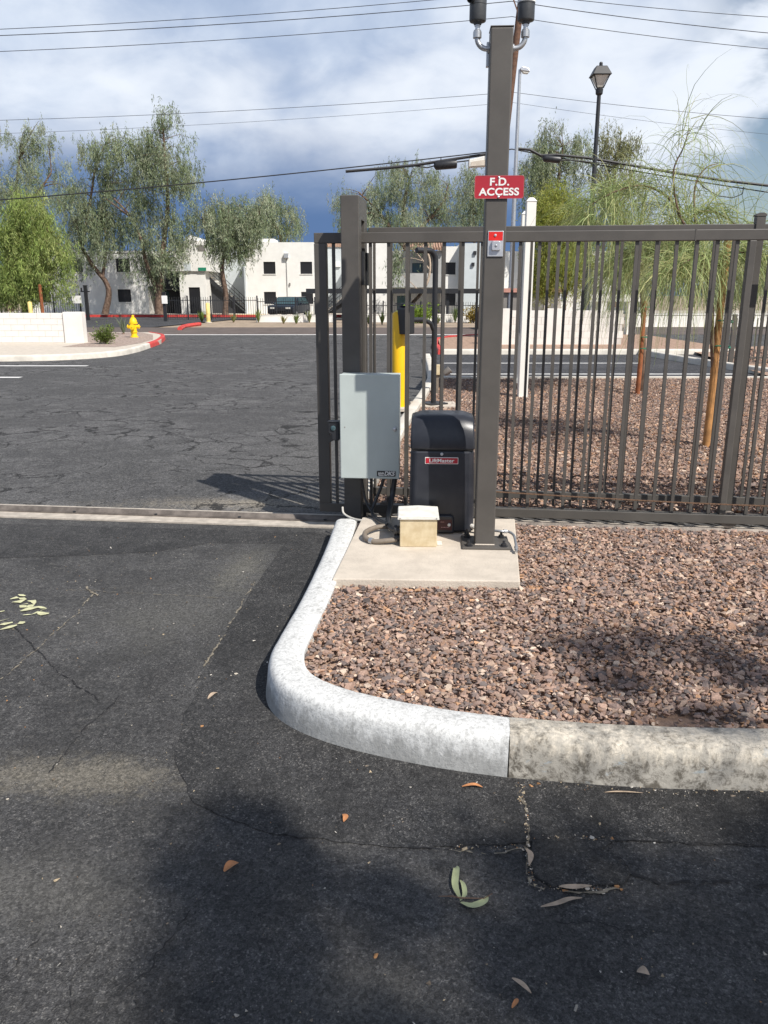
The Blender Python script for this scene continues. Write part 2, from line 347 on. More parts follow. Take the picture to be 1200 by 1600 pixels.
M['tyre'] = mat('tyre', (.02, .02, .02), .85)
M['wire'] = mat('wire', (.022, .022, .024), .6)
M['lamp'] = mat('lamp_glass', (.62, .60, .54), .25)
M['spray'] = mat('yellow_spray', (.52, .51, .31), .8, .2, 30.)
M['seam_sand'] = mat('sand_in_seam', (.19, .165, .125), .95, .35, 30.)
M['crackm'] = mat('open_crack', (.020, .019, .019), .95)
M['gleaf'] = mat('green_leaf', (.33, .36, .20), .5, .12, 25.)
M['dleaf'] = mat('dry_leaf', (.42, .32, .23), .7, .2, 40.)
M['oleaf'] = mat('orange_dry_leaf', (.46, .20, .08), .7, .2, 40.)

# ------------------------------------------------------------------ ground, roads, kerbs
obj('ground', MB().sheet([(-900,-300,-.03),(900,-300,-.03),(900,1600,-.03),(-900,1600,-.03)]), M['sand'], kind='structure')
obj('asphalt_apron', MB().sheet([(-30,-14,0),(30,-14,0),(30,GY0+GSL*30-.16,0),(-30,GY0-GSL*30-.16,0)]), M['apron'], kind='structure')
obj('driveway', MB().sheet([(-30,GY0-GSL*30+.14,0),(30,GY0+GSL*30+.14,0),(30,32.2,0),(-30,32.2,0)]), M['drive'], kind='structure')
obj('street', MB().sheet([(-200,32.2,.004),(200,32.2,.004),(200,39.4,.004),(-200,39.4,.004)]), M['street'], kind='structure')
edge = bpy.data.objects['street']
obj('edge_line', MB().sheet([(-200,31.75,.008),(7,31.75,.008),(7,32.15,.008),(-200,32.15,.008)]), M['white_line'], edge)
obj('side_road', MB().sheet([(-40,39.4,.008),(-11.2,39.4,.008),(-9.6,52,.008),(-40,52,.008)]), M['lot'], kind='structure')
obj('complex_drive', MB().sheet([(-45,52,.012),(45,52,.012),(45,57.6,.012),(-45,57.6,.012)]), M['lot'], kind='structure')
obj('building_pavement', MB().box(-45,45,57.75,75,-.03,.15), M['conc_old'], kind='structure')
obj('red_kerb', MB().box(-45,-3,57.6,57.75,-.03,.17), M['red'], kind='structure')
obj('yellow_kerb_ramp', MB().box(-14,-8.5,57.75,59,.15,.165), M['paleyel'], kind='structure')
obj('driveway_red_kerb', MB().tube([gp(281,514,.05),gp(286,511,.05),gp(296,508.5,.05),gp(312,506.5,.05)], .11, 6), M['red'], kind='structure')

def sweep_kerb(name, path, m, side=-1, hgt=.14, w=.155, kind='structure', cap=True, parent=None):
    """rounded kerb profile swept along its outer foot; side: which side of travel the bed lies on"""
    prof = [(0,-.03),(.002,.0),(.009,.05),(.014,.095),(.019,.116),(.027,.128),(.038,.1355),(.055,.139),(.09,.141),(w-.012,.14),(w,.132),(w,-.03)]
    prof = [(a, b*hgt/.14) for a, b in prof]
    pts = [Vector((*p, 0)) for p in path]; vs = []; fs = []; n = len(prof)
    for i, p in enumerate(pts):
        d = (pts[min(i+1, len(pts)-1)]-pts[max(i-1, 0)]).normalized(); s = Vector((d.y, -d.x, 0))*(-side)
        for a, b in prof: vs.append(p+s*a+Vector((0, 0, b+random.uniform(-.0012, .0012)*(b > 0))))
    for i in range(len(pts)-1):
        for k in range(n-1): fs.append((i*n+k, i*n+k+1, (i+1)*n+k+1, (i+1)*n+k))
    fs.append(tuple(range(n))); m0 = (len(pts)-1)*n; fs.append(tuple(range(m0+n-1, m0-1, -1)))
    return obj(name, MB().add(vs, fs), m, parent, smooth='auto', kind=kind)
def resample(ctrl, step):
    c = [Vector((*p, 0)) for p in ctrl]; c = [c[0]*2-c[1]]+c+[c[-1]*2-c[-2]]; out = []
    for i in range(1, len(c)-2):
        n = max(2, int((c[i+1]-c[i]).length/step))
        for k in range(n):
            t = k/n; p0, p1, p2, p3 = c[i-1:i+3]
            q = .5*((2*p1)+(p2-p0)*t+(2*p0-5*p1+4*p2-p3)*t*t+(3*p1-p0-3*p2+p3)*t**3); out.append((q.x, q.y))
    out.append((c[-2].x, c[-2].y)); return out
KOUT = [(-.325,4.86),(-.352,4.25),(-.405,3.55),(-.455,3.10),(-.470,2.90),(-.438,2.72),(-.352,2.585),(-.20,2.468),(0,2.374),(.209,2.302),(.395,2.257)]
kp = resample(KOUT, .035)
sweep_kerb('painted_kerb', kp, M['kerb_white'], side=1)
KB = [(.400,2.256),(.8,2.204),(1.2,2.184),(1.8,2.17),(3.,2.16),(8.,2.12)]
sweep_kerb('bare_kerb', resample(KB, .06), M['kerb_bare'], side=1)
# the same island edge beyond the gate
KR = [(.95,19.6),(.80,15.),(.56,12.4),(.17,9.3),(-.10,7.),(-.27,5.55)]
sweep_kerb('island_kerb', resample(KR, .15), M['kerb_far'], side=1)
# bed soil
inner = [(p[0]+.10, p[1]+.0) for p in kp if p[1] > 2.95]+[(p[0]+.08, p[1]+.10) for p in kp if 2.5 < p[1] <= 2.95]+[(p[0], p[1]+.12) for p in kp if p[1] <= 2.5]
bed_front = [Vector((*p, .085)) for p in inner]+[Vector((8, 2.25, .085)), Vector((8, GY0+GSL*8-.25, .085)), Vector((-.2, 4.95, .085))]
obj('gravel_bed', MB().sheet(bed_front), M['soil'], kind='structure')
obj('gravel_bed', MB().sheet([(-.17,5.50,.06),(-.02,7,.06),(.27,9.3,.06),(.66,12.4,.06),(.90,14.3,.06),(16,14.3,.06),(16,3.6,.06)]), M['soil'], kind='structure')
obj('bed_header_kerb', MB().box(.93,14,14.3,14.45,-.03,.10), M['kerb_far'], kind='structure')
obj('gravel_bed', MB().sheet([(7.,14.45,.07),(20,14.45,.07),(20,30,.07),(8.2,21.8,.07)]), M['soil'], kind='structure')
obj('parking_bay', MB().sheet([(.9,14.45,.006),(7.2,14.45,.006),(8.6,21.8,.006),(1.1,21.8,.006)]), M['lot'], kind='structure')
pb = bpy.data.objects['parking_bay']
for y0, x1 in ((15.75, 7.0), (18.35, 5.8)):
    obj('stall_line', MB().sheet([(1.3,y0,.010),(x1,y0,.010),(x1,y0+.13,.010),(1.3,y0+.13,.010)]), M['white_line'], pb)
sweep_kerb('bay_kerb', resample([(7.55,14.5),(6.95,18.),(6.6,21.3)][::-1], .3), M['kerb_far'], side=1)
# island behind the bay
obj('far_island', MB().prism([(1.5,21.3),(9.5,21.3),(9.5,30.),(3.3,29.6),(1.8,27.2)], lambda x, y: (x,y,-.03), lambda x, y: (x,y,.11)), M['soil'], kind='structure')
sweep_kerb('far_island_kerb', [(1.5,21.2),(4,21.2),(9.5,21.2)], M['kerb_far'], side=1)
sweep_kerb('red_island_kerb', [(3.3,29.8),(2.2,28.6),(1.65,27.),(1.42,24.),(1.40,21.2)], M['red'], side=1)
# left island with walk
LI = [(-16.,18.8),(-10.5,18.8),(-9.0,18.97),(-7.7,19.35),(-6.85,20.4),(-6.70,22.),(-6.87,24.)]
lp = resample(LI, .3)
sweep_kerb('left_island_kerb', lp, M['kerb_far'], side=-(-1))
sweep_kerb('left_red_kerb', resample([(-6.87,24.),(-7.15,26.2),(-7.9,29.5),(-8.9,31.5)], .3), M['red'], side=1)
obj('left_walk', MB().prism([(p[0]-.06*(p[0] > -8), p[1]+.1) for p in lp]+[(-7.1,26.),(-7.9,29.4),(-9.,31.4),(-16,31.4)], lambda x, y: (x,y,-.03), lambda x, y: (x,y,.125)), M['conc'], kind='structure')
obj('left_gravel_strip', MB().sheet([(-8.85,22.4,.129),(-7.35,22.3,.129),(-7.2,24.2,.129),(-7.4,26.2,.129),(-8.3,29.4,.129),(-9.2,31.1,.129),(-16,31.1,.129),(-16,24.8,.129),(-8.85,24.8,.129)]), mat('far_gravel', (.30, .22, .18), .95, .35, 14., .8, 30., c2=(.46, .36, .30)), kind='structure')
dw = bpy.data.objects['driveway']
for (a, b, c_) in ((-16, gp(137, 572).x, gp(100, 572).y), (-16, gp(33, 590).x, gp(20, 590).y)):
    obj('stall_line', MB().sheet([(a,c_-.09,.006),(b,c_-.09,.006),(b,c_+.09,.006),(a,c_+.09,.006)]), M['white_line'], dw)

# track beam: concrete strip with a steel rail, all along the gate line
gate_rt = (0, GY0, 0)
def G(name, mb, m, **k): return obj(name, mb, m, loc=gate_rt, rz=GA, **k)
G('track_slab', MB().box(-14,10,-.175,.145,-.05,.010), M['conc_old'], kind='structure')
tr = thing('gate_track', gate_rt, 'brown steel gate track set in the concrete strip across the drive', 'track', GA)
obj('base_plate', MB().box(-14,10,-.055,.055,.008,.018), M['track'], tr)
obj('rail', MB().prism([(-.022,.018),(.022,.018),(.004,.043),(-.004,.043)], lambda y, z: (-14,y,z), lambda y, z: (10,y,z)), M['track'], tr)
for i in range(26):
    x = -7+.6*i
    obj('bolt', MB().lathe([(.011,.018),(.011,.026),(.005,.028)], (x, -.042, 0), 6), M['dark'], tr)

# concrete pad
padc = (.235, 4.24)
PA = R(-2.2)
pad = obj('concrete_pad', MB().prism([(-.47,-.535),(.452,-.535),(.56,.60),(-.395,.60)], lambda x, y: (x,y,.02), lambda x, y: (x,y,.15)), M['conc'], loc=(padc[0], padc[1], 0), rz=PA, bevel=.006, kind='structure')

# sealed band, seams and open cracks on the apron
def gpoly(pts, z): return [gp(px, py, z) for px, py in pts]
apron = bpy.data.objects['asphalt_apron']
sb = [(505,832),(448,846),(405,905),(366,965),(326,1040),(288,1115),(272,1185),(300,1255),(420,1302),(640,1326),(830,1316),(960,1314),(1210,1322)]
foot = [(p[0]+.05, p[1]+(.05 if p[1] < 2.7 else 0)) for p in kp]+[(.8,2.25),(1.25,2.23)]
edge_ = []
for (a, b), (c, d) in zip(sb[:-1], sb[1:]):
    n_ = max(2, int(math.hypot(c-a, d-b)/14))
    for k in range(n_):
        q_ = gp(a+(c-a)*k/n_, b+(d-b)*k/n_, .003); edge_.append(q_+Vector((random.uniform(-.006, .006), random.uniform(-.006, .006), 0)))
band = edge_+[gp(*sb[-1], .003)]+[Vector((x, y, .003)) for x, y in foot[::-1]]
obj('sealed_band', MB().sheet(band), M['seal'], apron)
obj('sealed_band', MB().sheet([gp(*q, .0015) for q in ((0,818),(500,832),(440,849),(330,848),(240,862),(120,868),(0,872))]), M['seal'], apron)
def ribbon(pts, w, z, jit=.004, step=.02, gap=9.):
    P_ = [gp(*p, z) for p in pts]; v = []; out = []
    for a, b in zip(P_[:-1], P_[1:]):
        n = max(1, int((b-a).length/step))
        for k in range(n): out.append(a.lerp(b, k/n))
    out.append(P_[-1]); fs = []; o_ = Vector((0,0,0))
    for i, p in enumerate(out):
        d = (out[min(i+1, len(out)-1)]-out[max(i-1, 0)]).normalized(); s = Vector((d.y, -d.x, 0))
        o_ = o_*.8+Vector((random.uniform(-1,1), random.uniform(-1,1), 0))*jit
        ww = w*random.choice((.08, .3, .5, .7, .9))*(0.3 if i in (0, len(out)-1) else 1)
        v += [p+o_+s*ww/2, p+o_-s*ww/2]
    g_ = 0.
    for i in range(len(out)-1):
        g_ = g_*.75+random.uniform(-1, 1)
        if g_ > -gap: fs.append((2*i, 2*i+1, 2*i+3, 2*i+2))
    return MB().add(v, fs)
for pts, w in (([(108,921),(180,925),(260,929),(348,934)], .012), ([(150,922),(118,960),(82,992),(40,1030),(0,1062)], .018), ([(137,915),(155,934)], .03),
               ([(400,905),(372,955),(345,1000),(318,1042)], .02), ([(808,1226),(820,1265),(826,1305),(823,1350),(830,1380),(860,1392),(920,1393),(975,1388)], .018), ([(700,1325),(760,1332),(815,1325)], .012)):
    obj('sandy_seam', ribbon(pts, w*.6, .005, .005, .012, .35), M['seam_sand'], apron)
for pts, w in (([(20,978),(42,998),(95,1050),(160,1092)], .012), ([(940,1330),(975,1345),(990,1365),(1040,1382),(1130,1380),(1200,1384)], .022), ([(835,1312),(900,1316),(960,1314)], .016),
               ([(68,1456),(40,1490),(10,1525),(-20,1545)], .010), ([(150,1480),(112,1540),(104,1600)], .010), ([(330,1380),(230,1520),(180,1560),(160,1600)], .007), ([(205,1550),(212,1580)], .006),
               ([(860,1438),(935,1443),(970,1460),(1000,1452),(1015,1470)], .007), ([(190,1085),(120,1150),(70,1215)], .010), ([(200,1100),(280,1090),(330,1040)], .007), ([(640,1330),(720,1322),(820,1312)], .008),
               ([(0,916),(110,920)], .006), ([(960,1314),(1200,1322)], .009)):
    obj('crack', ribbon(pts, w*.7, .0048, .006, .012, .9), M['crackm'], apron)
# the raised broken patch edge by the kerb joint
pm = MB()
pm.prism([tuple(gp(*q)[:2]) for q in ((832,1316),(955,1318),(940,1330),(965,1345),(985,1366),(975,1384),(862,1388),(836,1372),(828,1345))], lambda x, y: (x,y,-.01), lambda x, y: (x,y,.009))
obj('asphalt_patch', pm, M['seal'], apron, bevel=.003)
# yellow sprayed utility scrawl
sp = thing('spray_marking', gp(35, 955, .004), 'worn yellow spray-painted scrawl on the asphalt at the left edge', 'paint marking')
def stroke(zp, w):
    mb = ribbon([(x/7.5, 900+y/7.5) for x, y in zp], w*1.4, .006, .001, .02); o0 = sp.location
    mb.v = [tuple(Vector(q)-o0) for q in mb.v]; obj('stroke', mb, M['spray'], sp)
for z_ in ([(120,270),(190,250),(300,270),(230,300),(140,305)], [(230,345),(310,365),(400,330),(390,290),(320,290)], [(330,320),(250,335)], [(240,410),(350,380),(450,360),(545,380),(470,405)],
           [(270,455),(380,445),(440,420),(500,440),(575,435)], [(-60,420),(0,415),(50,405)], [(-60,540),(20,520),(110,495)], [(-60,580),(50,560),(150,540)], [(-60,645),(60,610),(195,572)], [(205,560),(250,545),(295,538)], [(215,215),(290,232)]): stroke(z_, .032)

# ------------------------------------------------------------------ gravel stones
def hulls(n, npt, seed):
    r = np.random.default_rng(seed); out = []
    for _ in range(n):
        bm = bmesh.new()
        for p in r.normal(size=(npt, 3)):
            p = p/np.linalg.norm(p)*(.8+.35*r.random()); bm.verts.new(p)
        bmesh.ops.convex_hull(bm, input=bm.verts)
        for v in [v for v in bm.verts if not v.link_faces]: bm.verts.remove(v)
        bmesh.ops.triangulate(bm, faces=bm.faces); bm.verts.index_update()
        out.append((np.array([v.co[:] for v in bm.verts]), np.array([[v.index for v in f.verts] for f in bm.faces]))); bm.free()
    return out
STONE_C = np.array([1.25, 1.16, 1.13])*np.array([(.31,.225,.18),(.235,.18,.155),(.385,.30,.235),(.125,.112,.108),(.52,.44,.355),(.31,.205,.145),(.185,.155,.142),(.43,.27,.16)])
STONE_P = np.array([.24,.22,.12,.13,.04,.12,.10,.03])
def rock_mesh(name, XY, z, size, shapes, m, flat=.62):
    n = len(XY); pick = rng.integers(0, len(shapes), n); V = []; Fc = []; C = []; base = 0
    for k, (hv, hf) in enumerate(shapes):
        idx = np.where(pick == k)[0]; c = len(idx)
        if not c: continue
        s = size[idx][:, None]*np.stack([rng.uniform(.75,1.3,c), rng.uniform(.65,1.05,c), rng.uniform(.8,1.1,c)*flat], 1)
        v = hv[None]*s[:, None, :]
        a = rng.normal(0, .35, c); ca, sa = np.cos(a)[:, None], np.sin(a)[:, None]
        y, zc = v[..., 1]*ca-v[..., 2]*sa, v[..., 1]*sa+v[..., 2]*ca; v = np.stack([v[..., 0], y, zc], -1)
        a = rng.uniform(0, 2*np.pi, c); ca, sa = np.cos(a)[:, None], np.sin(a)[:, None]
        x, y = v[..., 0]*ca-v[..., 1]*sa, v[..., 0]*sa+v[..., 1]*ca; v = np.stack([x, y, v[..., 2]], -1)
        v += np.concatenate([XY[idx], z[idx][:, None]], 1)[:, None, :]
        nv = hv.shape[0]; V.append(v.reshape(-1, 3)); Fc.append((hf[None]+(np.arange(c)*nv)[:, None, None]+base).reshape(-1, 3)); base += c*nv
        col = STONE_C[rng.choice(len(STONE_C), c, p=STONE_P)]*rng.uniform(.8, 1.25, (c, 1)); C.append(np.repeat(col, nv, 0))
    return tri_mesh(name, np.concatenate(V), np.concatenate(Fc), np.concatenate(C), m)
def tri_mesh(name, V, Fc, C, m):
    k = Fc.shape[1]; me = bpy.data.meshes.new(name)
    me.vertices.add(len(V)); me.vertices.foreach_set('co', V.astype(np.float32).ravel())
    me.loops.add(Fc.size); me.loops.foreach_set('vertex_index', Fc.astype(np.int32).ravel())
    me.polygons.add(len(Fc)); me.polygons.foreach_set('loop_start', np.arange(0, Fc.size, k, dtype=np.int32))
    try: me.polygons.foreach_set('loop_total', np.full(len(Fc), k, dtype=np.int32))
    except Exception: pass
    a = me.attributes.new('Col', 'FLOAT_COLOR', 'POINT'); a.data.foreach_set('color', np.concatenate([C, np.ones((len(C), 1))], 1).astype(np.float32).ravel())
    me.update(calc_edges=True); me.validate(); me.shade_flat(); me.materials.append(m); return me
def in_poly(P, poly):
    x, y = P[:, 0], P[:, 1]; c = np.zeros(len(P), bool); j = len(poly)-1
    for i in range(len(poly)):
        xi, yi = poly[i][:2]; xj, yj = poly[j][:2]
        with np.errstate(divide='ignore', invalid='ignore'):
            c ^= ((yi > y) != (yj > y)) & (x < (xj-xi)*(y-yi)/(yj-yi)+xi)
        j = i
    return c
fine_h = hulls(14, 11, 1); coarse_h = hulls(8, 7, 2)
P = np.stack([rng.uniform(-.45, 3.6, 62000), rng.uniform(2.2, 5.1, 62000)], 1)
for bx_, by_, br_ in ((.03,3.62,.13),(.28,3.60,.10),(1.02,2.45,.12),(.78,2.40,.08),(.55,3.2,.07),(1.25,3.4,.08),(.1,2.75,.05)):   # thin spots where soil shows
    P = P[~((np.hypot(P[:,0]-bx_, (P[:,1]-by_)*1.6) < br_*rng.uniform(.3, 1.3, len(P))) & (rng.random(len(P)) < .85))]
ok = in_poly(P, [(p[0]+.055, p[1]) for p in kp if p[1] > 2.95 and False] or [(p.x+.03*(p.y > 2.6), p.y+.02) for p in bed_front]) & (P[:, 1] < GY0+GSL*P[:, 0]-.24)
q = P-np.array(padc); ca, sa = math.cos(-PA), math.sin(-PA); ql = np.stack([q[:, 0]*ca-q[:, 1]*sa, q[:, 0]*sa+q[:, 1]*ca], 1)
ok &= ~in_poly(ql, [(-.60,-.545),(.462,-.545),(.58,.9),(-.60,.9)])
P = P[ok]; n = len(P)
mound = .022*np.exp(-((P[:, 1]-3.4)/.8)**2)
sz = np.clip(rng.lognormal(math.log(.0104), .40, n), .004, .026)
obj('gravel', rock_mesh('gravel', P, .088+mound+rng.uniform(0, .014, n), sz, fine_h, M['stone']), None, label='mauve and brown crushed gravel covering the kerbed bed before the gate', cat='gravel', kind='stuff')
P = np.stack([rng.uniform(-.2, 9.5, 150000), rng.uniform(3.8, 14.3, 150000)], 1)
ok = in_poly(P, [(-.13,5.55),(.02,7),(.30,9.3),(.68,12.4),(.92,14.28),(9.5,14.28),(9.5,4.3)]) & (P[:, 1] > GY0+GSL*P[:, 0]+.2) & (P[:, 0] < P[:, 1]*.56+.4)
P = P[ok][:74000]; n = len(P)
obj('gravel', rock_mesh('gravel', P, .066+rng.uniform(0, .014, n), np.clip(rng.lognormal(math.log(.0150), .36, n), .007, .034), coarse_h, M['stone']), None, label='pinkish brown gravel spread behind the gate around the staked trees', cat='gravel', kind='stuff')
P = np.stack([rng.uniform(7., 16, 9000), rng.uniform(14.6, 24, 9000)], 1); P = P[in_poly(P, [(7.75,14.6),(16,14.6),(16,24),(8.5,21.6)])]; n = len(P)
obj('gravel', rock_mesh('gravel', P, .075+rng.uniform(0, .02, n), np.clip(rng.lognormal(math.log(.03), .3, n), .01, .06), coarse_h, M['stone']), None, label='gravel strip right of the striped parking bay', cat='gravel', kind='stuff')

# ------------------------------------------------------------------ sliding gate (pulled open) and the fence behind it
GTOP, RAIL = 1.875, .062
X0 = gl(492, 400)[0]; XE = 5.2
gate = thing('sliding_gate', gate_rt, 'dark bronze steel sliding gate drawn open along the fence', 'gate', GA)
obj('top_rail', MB().box(X0+.0, XE, -.025, .025, GTOP-RAIL, GTOP), M['steel'], gate, bevel=.004)
obj('bottom_rail', MB().box(X0+.0, XE, -.027, .027, .075, .135), M['steel'], gate, bevel=.004)
obj('end_stile', MB().box(X0, X0+.078, -.0275, .0275, .136, GTOP-RAIL-.001), M['steel'], gate, bevel=.004)
SX = gl(1128, 790)[0]
obj('stile', MB().box(SX-.020, SX+.020, -.0265, .0265, .136, GTOP-RAIL-.001), M['steel'], gate, bevel=.004)
obj('rail_weld', MB().box(gl(1086,365)[0]-.004, gl(1086,365)[0]+.004, -.0268, .0268, GTOP-RAIL-.0015, GTOP+.0015), M['steel'], gate)
pk = MB().box(-.0098, .0098, -.0098, .0098, .13, GTOP-RAIL+.002); pme = None
GPT = (gl(750, 500)[0]-gl(579, 500)[0])/6; x = gl(579, 500)[0]-2*GPT
while x < XE-.05:
    if abs(x-SX) > .05:
        if pme is None: o = obj('picket', pk, M['steel'], gate); pme = o.data
        else: o = obj('picket', pme, None, gate)
        o.location = (x+random.uniform(-.002, .002), 0, 0)
    x += GPT
for xw in (X0+.45, SX+.05, XE-.4):
    wm = MB().lathe([(.02,-.014),(.055,-.014),(.055,-.006),(.045,0),(.055,.006),(.055,.014),(.02,.014)], (xw,0,.098), 18, Matrix.Rotation(math.pi/2, 3, 'X'))
    obj('wheel', wm, M['track'], gate, smooth='auto')
obj('latch_tab', MB().prism([(0,.55),(.05,.575),(.05,.62),(0,.60)], lambda x_, z: (X0+.07+x_,-.034,z), lambda x_, z: (X0+.07+x_,-.0278,z)), M['steel'], gate)
# drive chain
cz0 = .24
ch = thing('drive_chain', gate_rt, 'thin rusty drive chain stretched along the lower gate', 'chain', GA)
cm = MB(); a0 = .62; a1 = XE-.1; nL = 260
for i in range(nL):
    t = (i+.5)/nL; xx = a0+(a1-a0)*t; z_ = cz0-.05*math.sin(math.pi*min(1, t*1.1))+.02; d = (a1-a0)/nL*.62
    if i % 2: cm.box(xx-d, xx+d, -.064, -.058, z_-.004, z_+.004)
    else: cm.box(xx-d, xx+d, -.068, -.054, z_-.0025, z_+.0025)
obj('links', cm, M['rust'], ch)
obj('bracket', MB().box(a1-.01, a1+.04, -.075, -.03, cz0-.06, cz0+.06), M['steel'], ch)

FO = .235                                        # fence plane behind the gate
fx0 = gl(577, 500, FO)[0]
fence = thing('picket_fence', (gate_rt[0]+GN.x*FO, gate_rt[1]+GN.y*FO, 0), 'fixed dark bronze picket fence standing just behind the open gate', 'fence', GA)
obj('top_rail', MB().box(fx0, 7.2, -.019, .019, 1.875, 1.922), M['steel'], fence, bevel=.003)
obj('bottom_rail', MB().box(fx0, 7.2, -.019, .019, .145, .195), M['steel'], fence, bevel=.003)
pk2 = MB().box(-.0085, .0085, -.0085, .0085, .10, 1.88); pme = None; x = gl(585, 500, FO)[0]; FPT = (gl(744, 500, FO)[0]-x)/6
fpx = gl(1146, 700, FO)[0]
while x < 7.1:
    if abs(x-fpx) > .06:
        if pme is None: o = obj('picket', pk2, M['steel'], fence); pme = o.data
        else: o = obj('picket', pme, None, fence)
        o.location = (x+random.uniform(-.002, .002), 0, 0)
    x += FPT
for px_ in (fpx, fpx+2.44):
    p = obj('post', MB().box(px_-.028, px_+.028, -.0285, .0285, .0, 1.965), M['steel'], fence, bevel=.004)
    obj('post_cap', MB().prism([(px_-.031,1.9655),(px_+.031,1.9655),(px_+.031,1.977),(px_+.01,1.986),(px_-.01,1.986),(px_-.031,1.977)], lambda x_, z: (x_,-.031,z), lambda x_, z: (x_,.031,z)), M['steel'], p)

# guide portal that the gate slides through
ga, gb = gl(534.5, 480, -.16)[0], gl(562.5, 480, -.16)[0]
gtop = gl(548, 305, -.16)[1]
gpst = thing('guide_post', gate_rt, 'tall twin-leg steel guide portal straddling the left end of the gate', 'gate post', GA)
gpm = [-.175, -.075, .075, .175]
obj('leg', MB().box(ga, gb, gpm[0], gpm[1], .0, gtop), M['steel'], gpst, bevel=.005)
obj('leg', MB().box(ga, gb, gpm[2], gpm[3], .0, gtop), M['steel'], gpst, bevel=.005)
obj('cross_head', MB().box(ga+.001, gb-.001, gpm[1]-.003, gpm[2]+.003, gtop-.13, gtop-.001), M['steel'], gpst)
for yy in (-.062, .062):
    r_ = MB().lathe([(.012,-.07),(.034,-.07),(.036,-.05),(.036,.05),(.034,.07),(.012,.07)], ((ga+gb)/2, yy, 1.70), 16)
    obj('guide_roller', r_, M['black'], gpst, smooth='auto')
for yy in (-.10, .075):
    obj('roller_bracket', MB().box(gb+.002, gb+.016, yy-.0, yy+.10 if yy > 0 else yy+.07, 1.56, 1.76), M['black'], gpst)
obj('foot_plate', MB().box(ga-.03, gb+.03, gpm[0]-.02, gpm[3]+.02, -.0, .012), M['steel'], gpst)

# ------------------------------------------------------------------ fire access post
FA = R(-3.0)
fd = gp(757, 853, .15); fd.y += .03
FW = .108
fp = thing('access_post', (fd.x, fd.y, .15), 'tall square bronze steel post bolted to the concrete pad', 'post', FA)
FH = at(785, 45, fd.y)[2]-.15
obj('tube', MB().box(-FW/2, FW/2, -FW/2, FW/2, .012, FH-.006), M['steel'], fp, bevel=.007)
obj('top_cap', MB().box(-FW/2-.0015, FW/2+.0015, -FW/2-.0015, FW/2+.0015, FH-.0055, FH), M['steel'], fp, bevel=.002)
bp_ = obj('base_plate', MB().box(-.125, .14, -.105, .125, .0, .0135), M['steel'], fp, bevel=.003)
for sx in (-.088, .104):
    for sy in (-.072, .092):
        b = MB().lathe([(.022,.0138),(.022,.0165),(.0125,.017)], (sx,sy,0), 14); b.lathe([(.015,.0172),(.015,.029),(.009,.030)], (sx,sy,0), 6); b.lathe([(.0075,.030),(.0075,.045),(.006,.046)], (sx,sy,0), 8)
        obj('anchor_bolt', b, M['dark'], bp_)
obj('weld_bead', MB().tube([(-FW/2,-FW/2-.002,.0155),(FW/2,-FW/2-.002,.0155)], .004, 6), M['conc'], bp_)
obj('side_strip', MB().box(-FW/2-.013, -FW/2-.002, .0, .03, FH-.16, FH-.055), M['galv'], fp)

def fz(py): return at(770, py, fd.y-FW/2)[2]-.15
# access sign
s0, s1 = fz(310.5), fz(274.5); sc = (s0+s1)/2; sw = .242; sh = s1-s0
sx_ = at(780, 293, fd.y-FW/2-.006)[0]
sg = thing('access_sign', (sx_, fd.y-FW/2-.007, .15+sc), 'red rounded sign with white F.D. ACCESS lettering on the tall post', 'sign', FA)
def rrect(w, h, r, n=5):
    out = []
    for cx, cz, a0 in ((w/2-r,h/2-r,0),(-w/2+r,h/2-r,90),(-w/2+r,-h/2+r,180),(w/2-r,-h/2+r,270)):
        for k in range(n+1): a = R(a0+90*k/n); out.append((cx+r*math.cos(a), cz+r*math.sin(a)))
    return out
obj('plate', MB().prism(rrect(sw, sh, .011), lambda x, z: (x,-.0015,z), lambda x, z: (x,.0015,z)), M['sign_red'], sg)
rim_o, rim_i = rrect(sw, sh, .011), rrect(sw-.005, sh-.005, .009); nR = len(rim_o)
obj('rim', MB().add([(x,-.0021,z) for x, z in rim_o]+[(x,-.0021,z) for x, z in rim_i], [(i,(i+1)%nR,(i+1)%nR+nR,i+nR) for i in range(nR)]), mat('sign_rim', (.46,.10,.11), .5), sg)
text('lettering', 'F.D.', .049, M['white'], sg, Matrix.Translation((0,-.0024,.0225)) @ FRONT, .0004, .0014, 0, 1.08, 1.12)
text('lettering', 'ACCESS', .047, M['white'], sg, Matrix.Translation((0,-.0024,-.0235)) @ FRONT, .0004, .0014, 0, 1.06, 1.14)
for zz_ in (sh/2-.009, -sh/2+.007):
    obj('rivet', MB().lathe([(.0055,0),(.005,.002),(.002,.0035)], (-.003,-.0018,zz_), 10, Matrix.Rotation(math.pi/2, 3, 'X')), M['alu'], sg)
# key switch
k0, k1 = fz(401), fz(361); kx = at(774, 380, fd.y-FW/2)[0]
ks = thing('key_switch', (kx, fd.y-FW/2-.0045, .15+k0), 'small aluminium key switch plate with red top under the sign', 'key switch', FA)
kw = .078; kh = k1-k0
obj('plate', MB().box(-kw/2, kw/2, -.002, .004, 0, kh), M['alu'], ks, bevel=.0015)
obj('red_label', MB().box(-kw/2+.004, kw/2-.004, -.0032, -.0021, kh*.63, kh-.004), M['bright_red'], ks)
cv = obj('lock_cover', MB().prism(rrect(.047, .050, .008), lambda x, z: (x+.002,-.0022,z+kh*.42), lambda x, z: (x*.86+.002,-.017,z*.9+kh*.42)), M['alu'], ks, bevel=.002)
obj('keyhole', MB().lathe([(.006,0),(.006,.002),(.003,.003)], (.002,-.0172,kh*.42), 12, Matrix.Rotation(math.pi/2, 3, 'X')), M['galv'], cv)
obj('screw', MB().lathe([(.007,0),(.006,.003),(.002,.004)], (-.002,-.0033,kh*.83), 12, Matrix.Rotation(math.pi/2, 3, 'X')), M['alu'], ks)

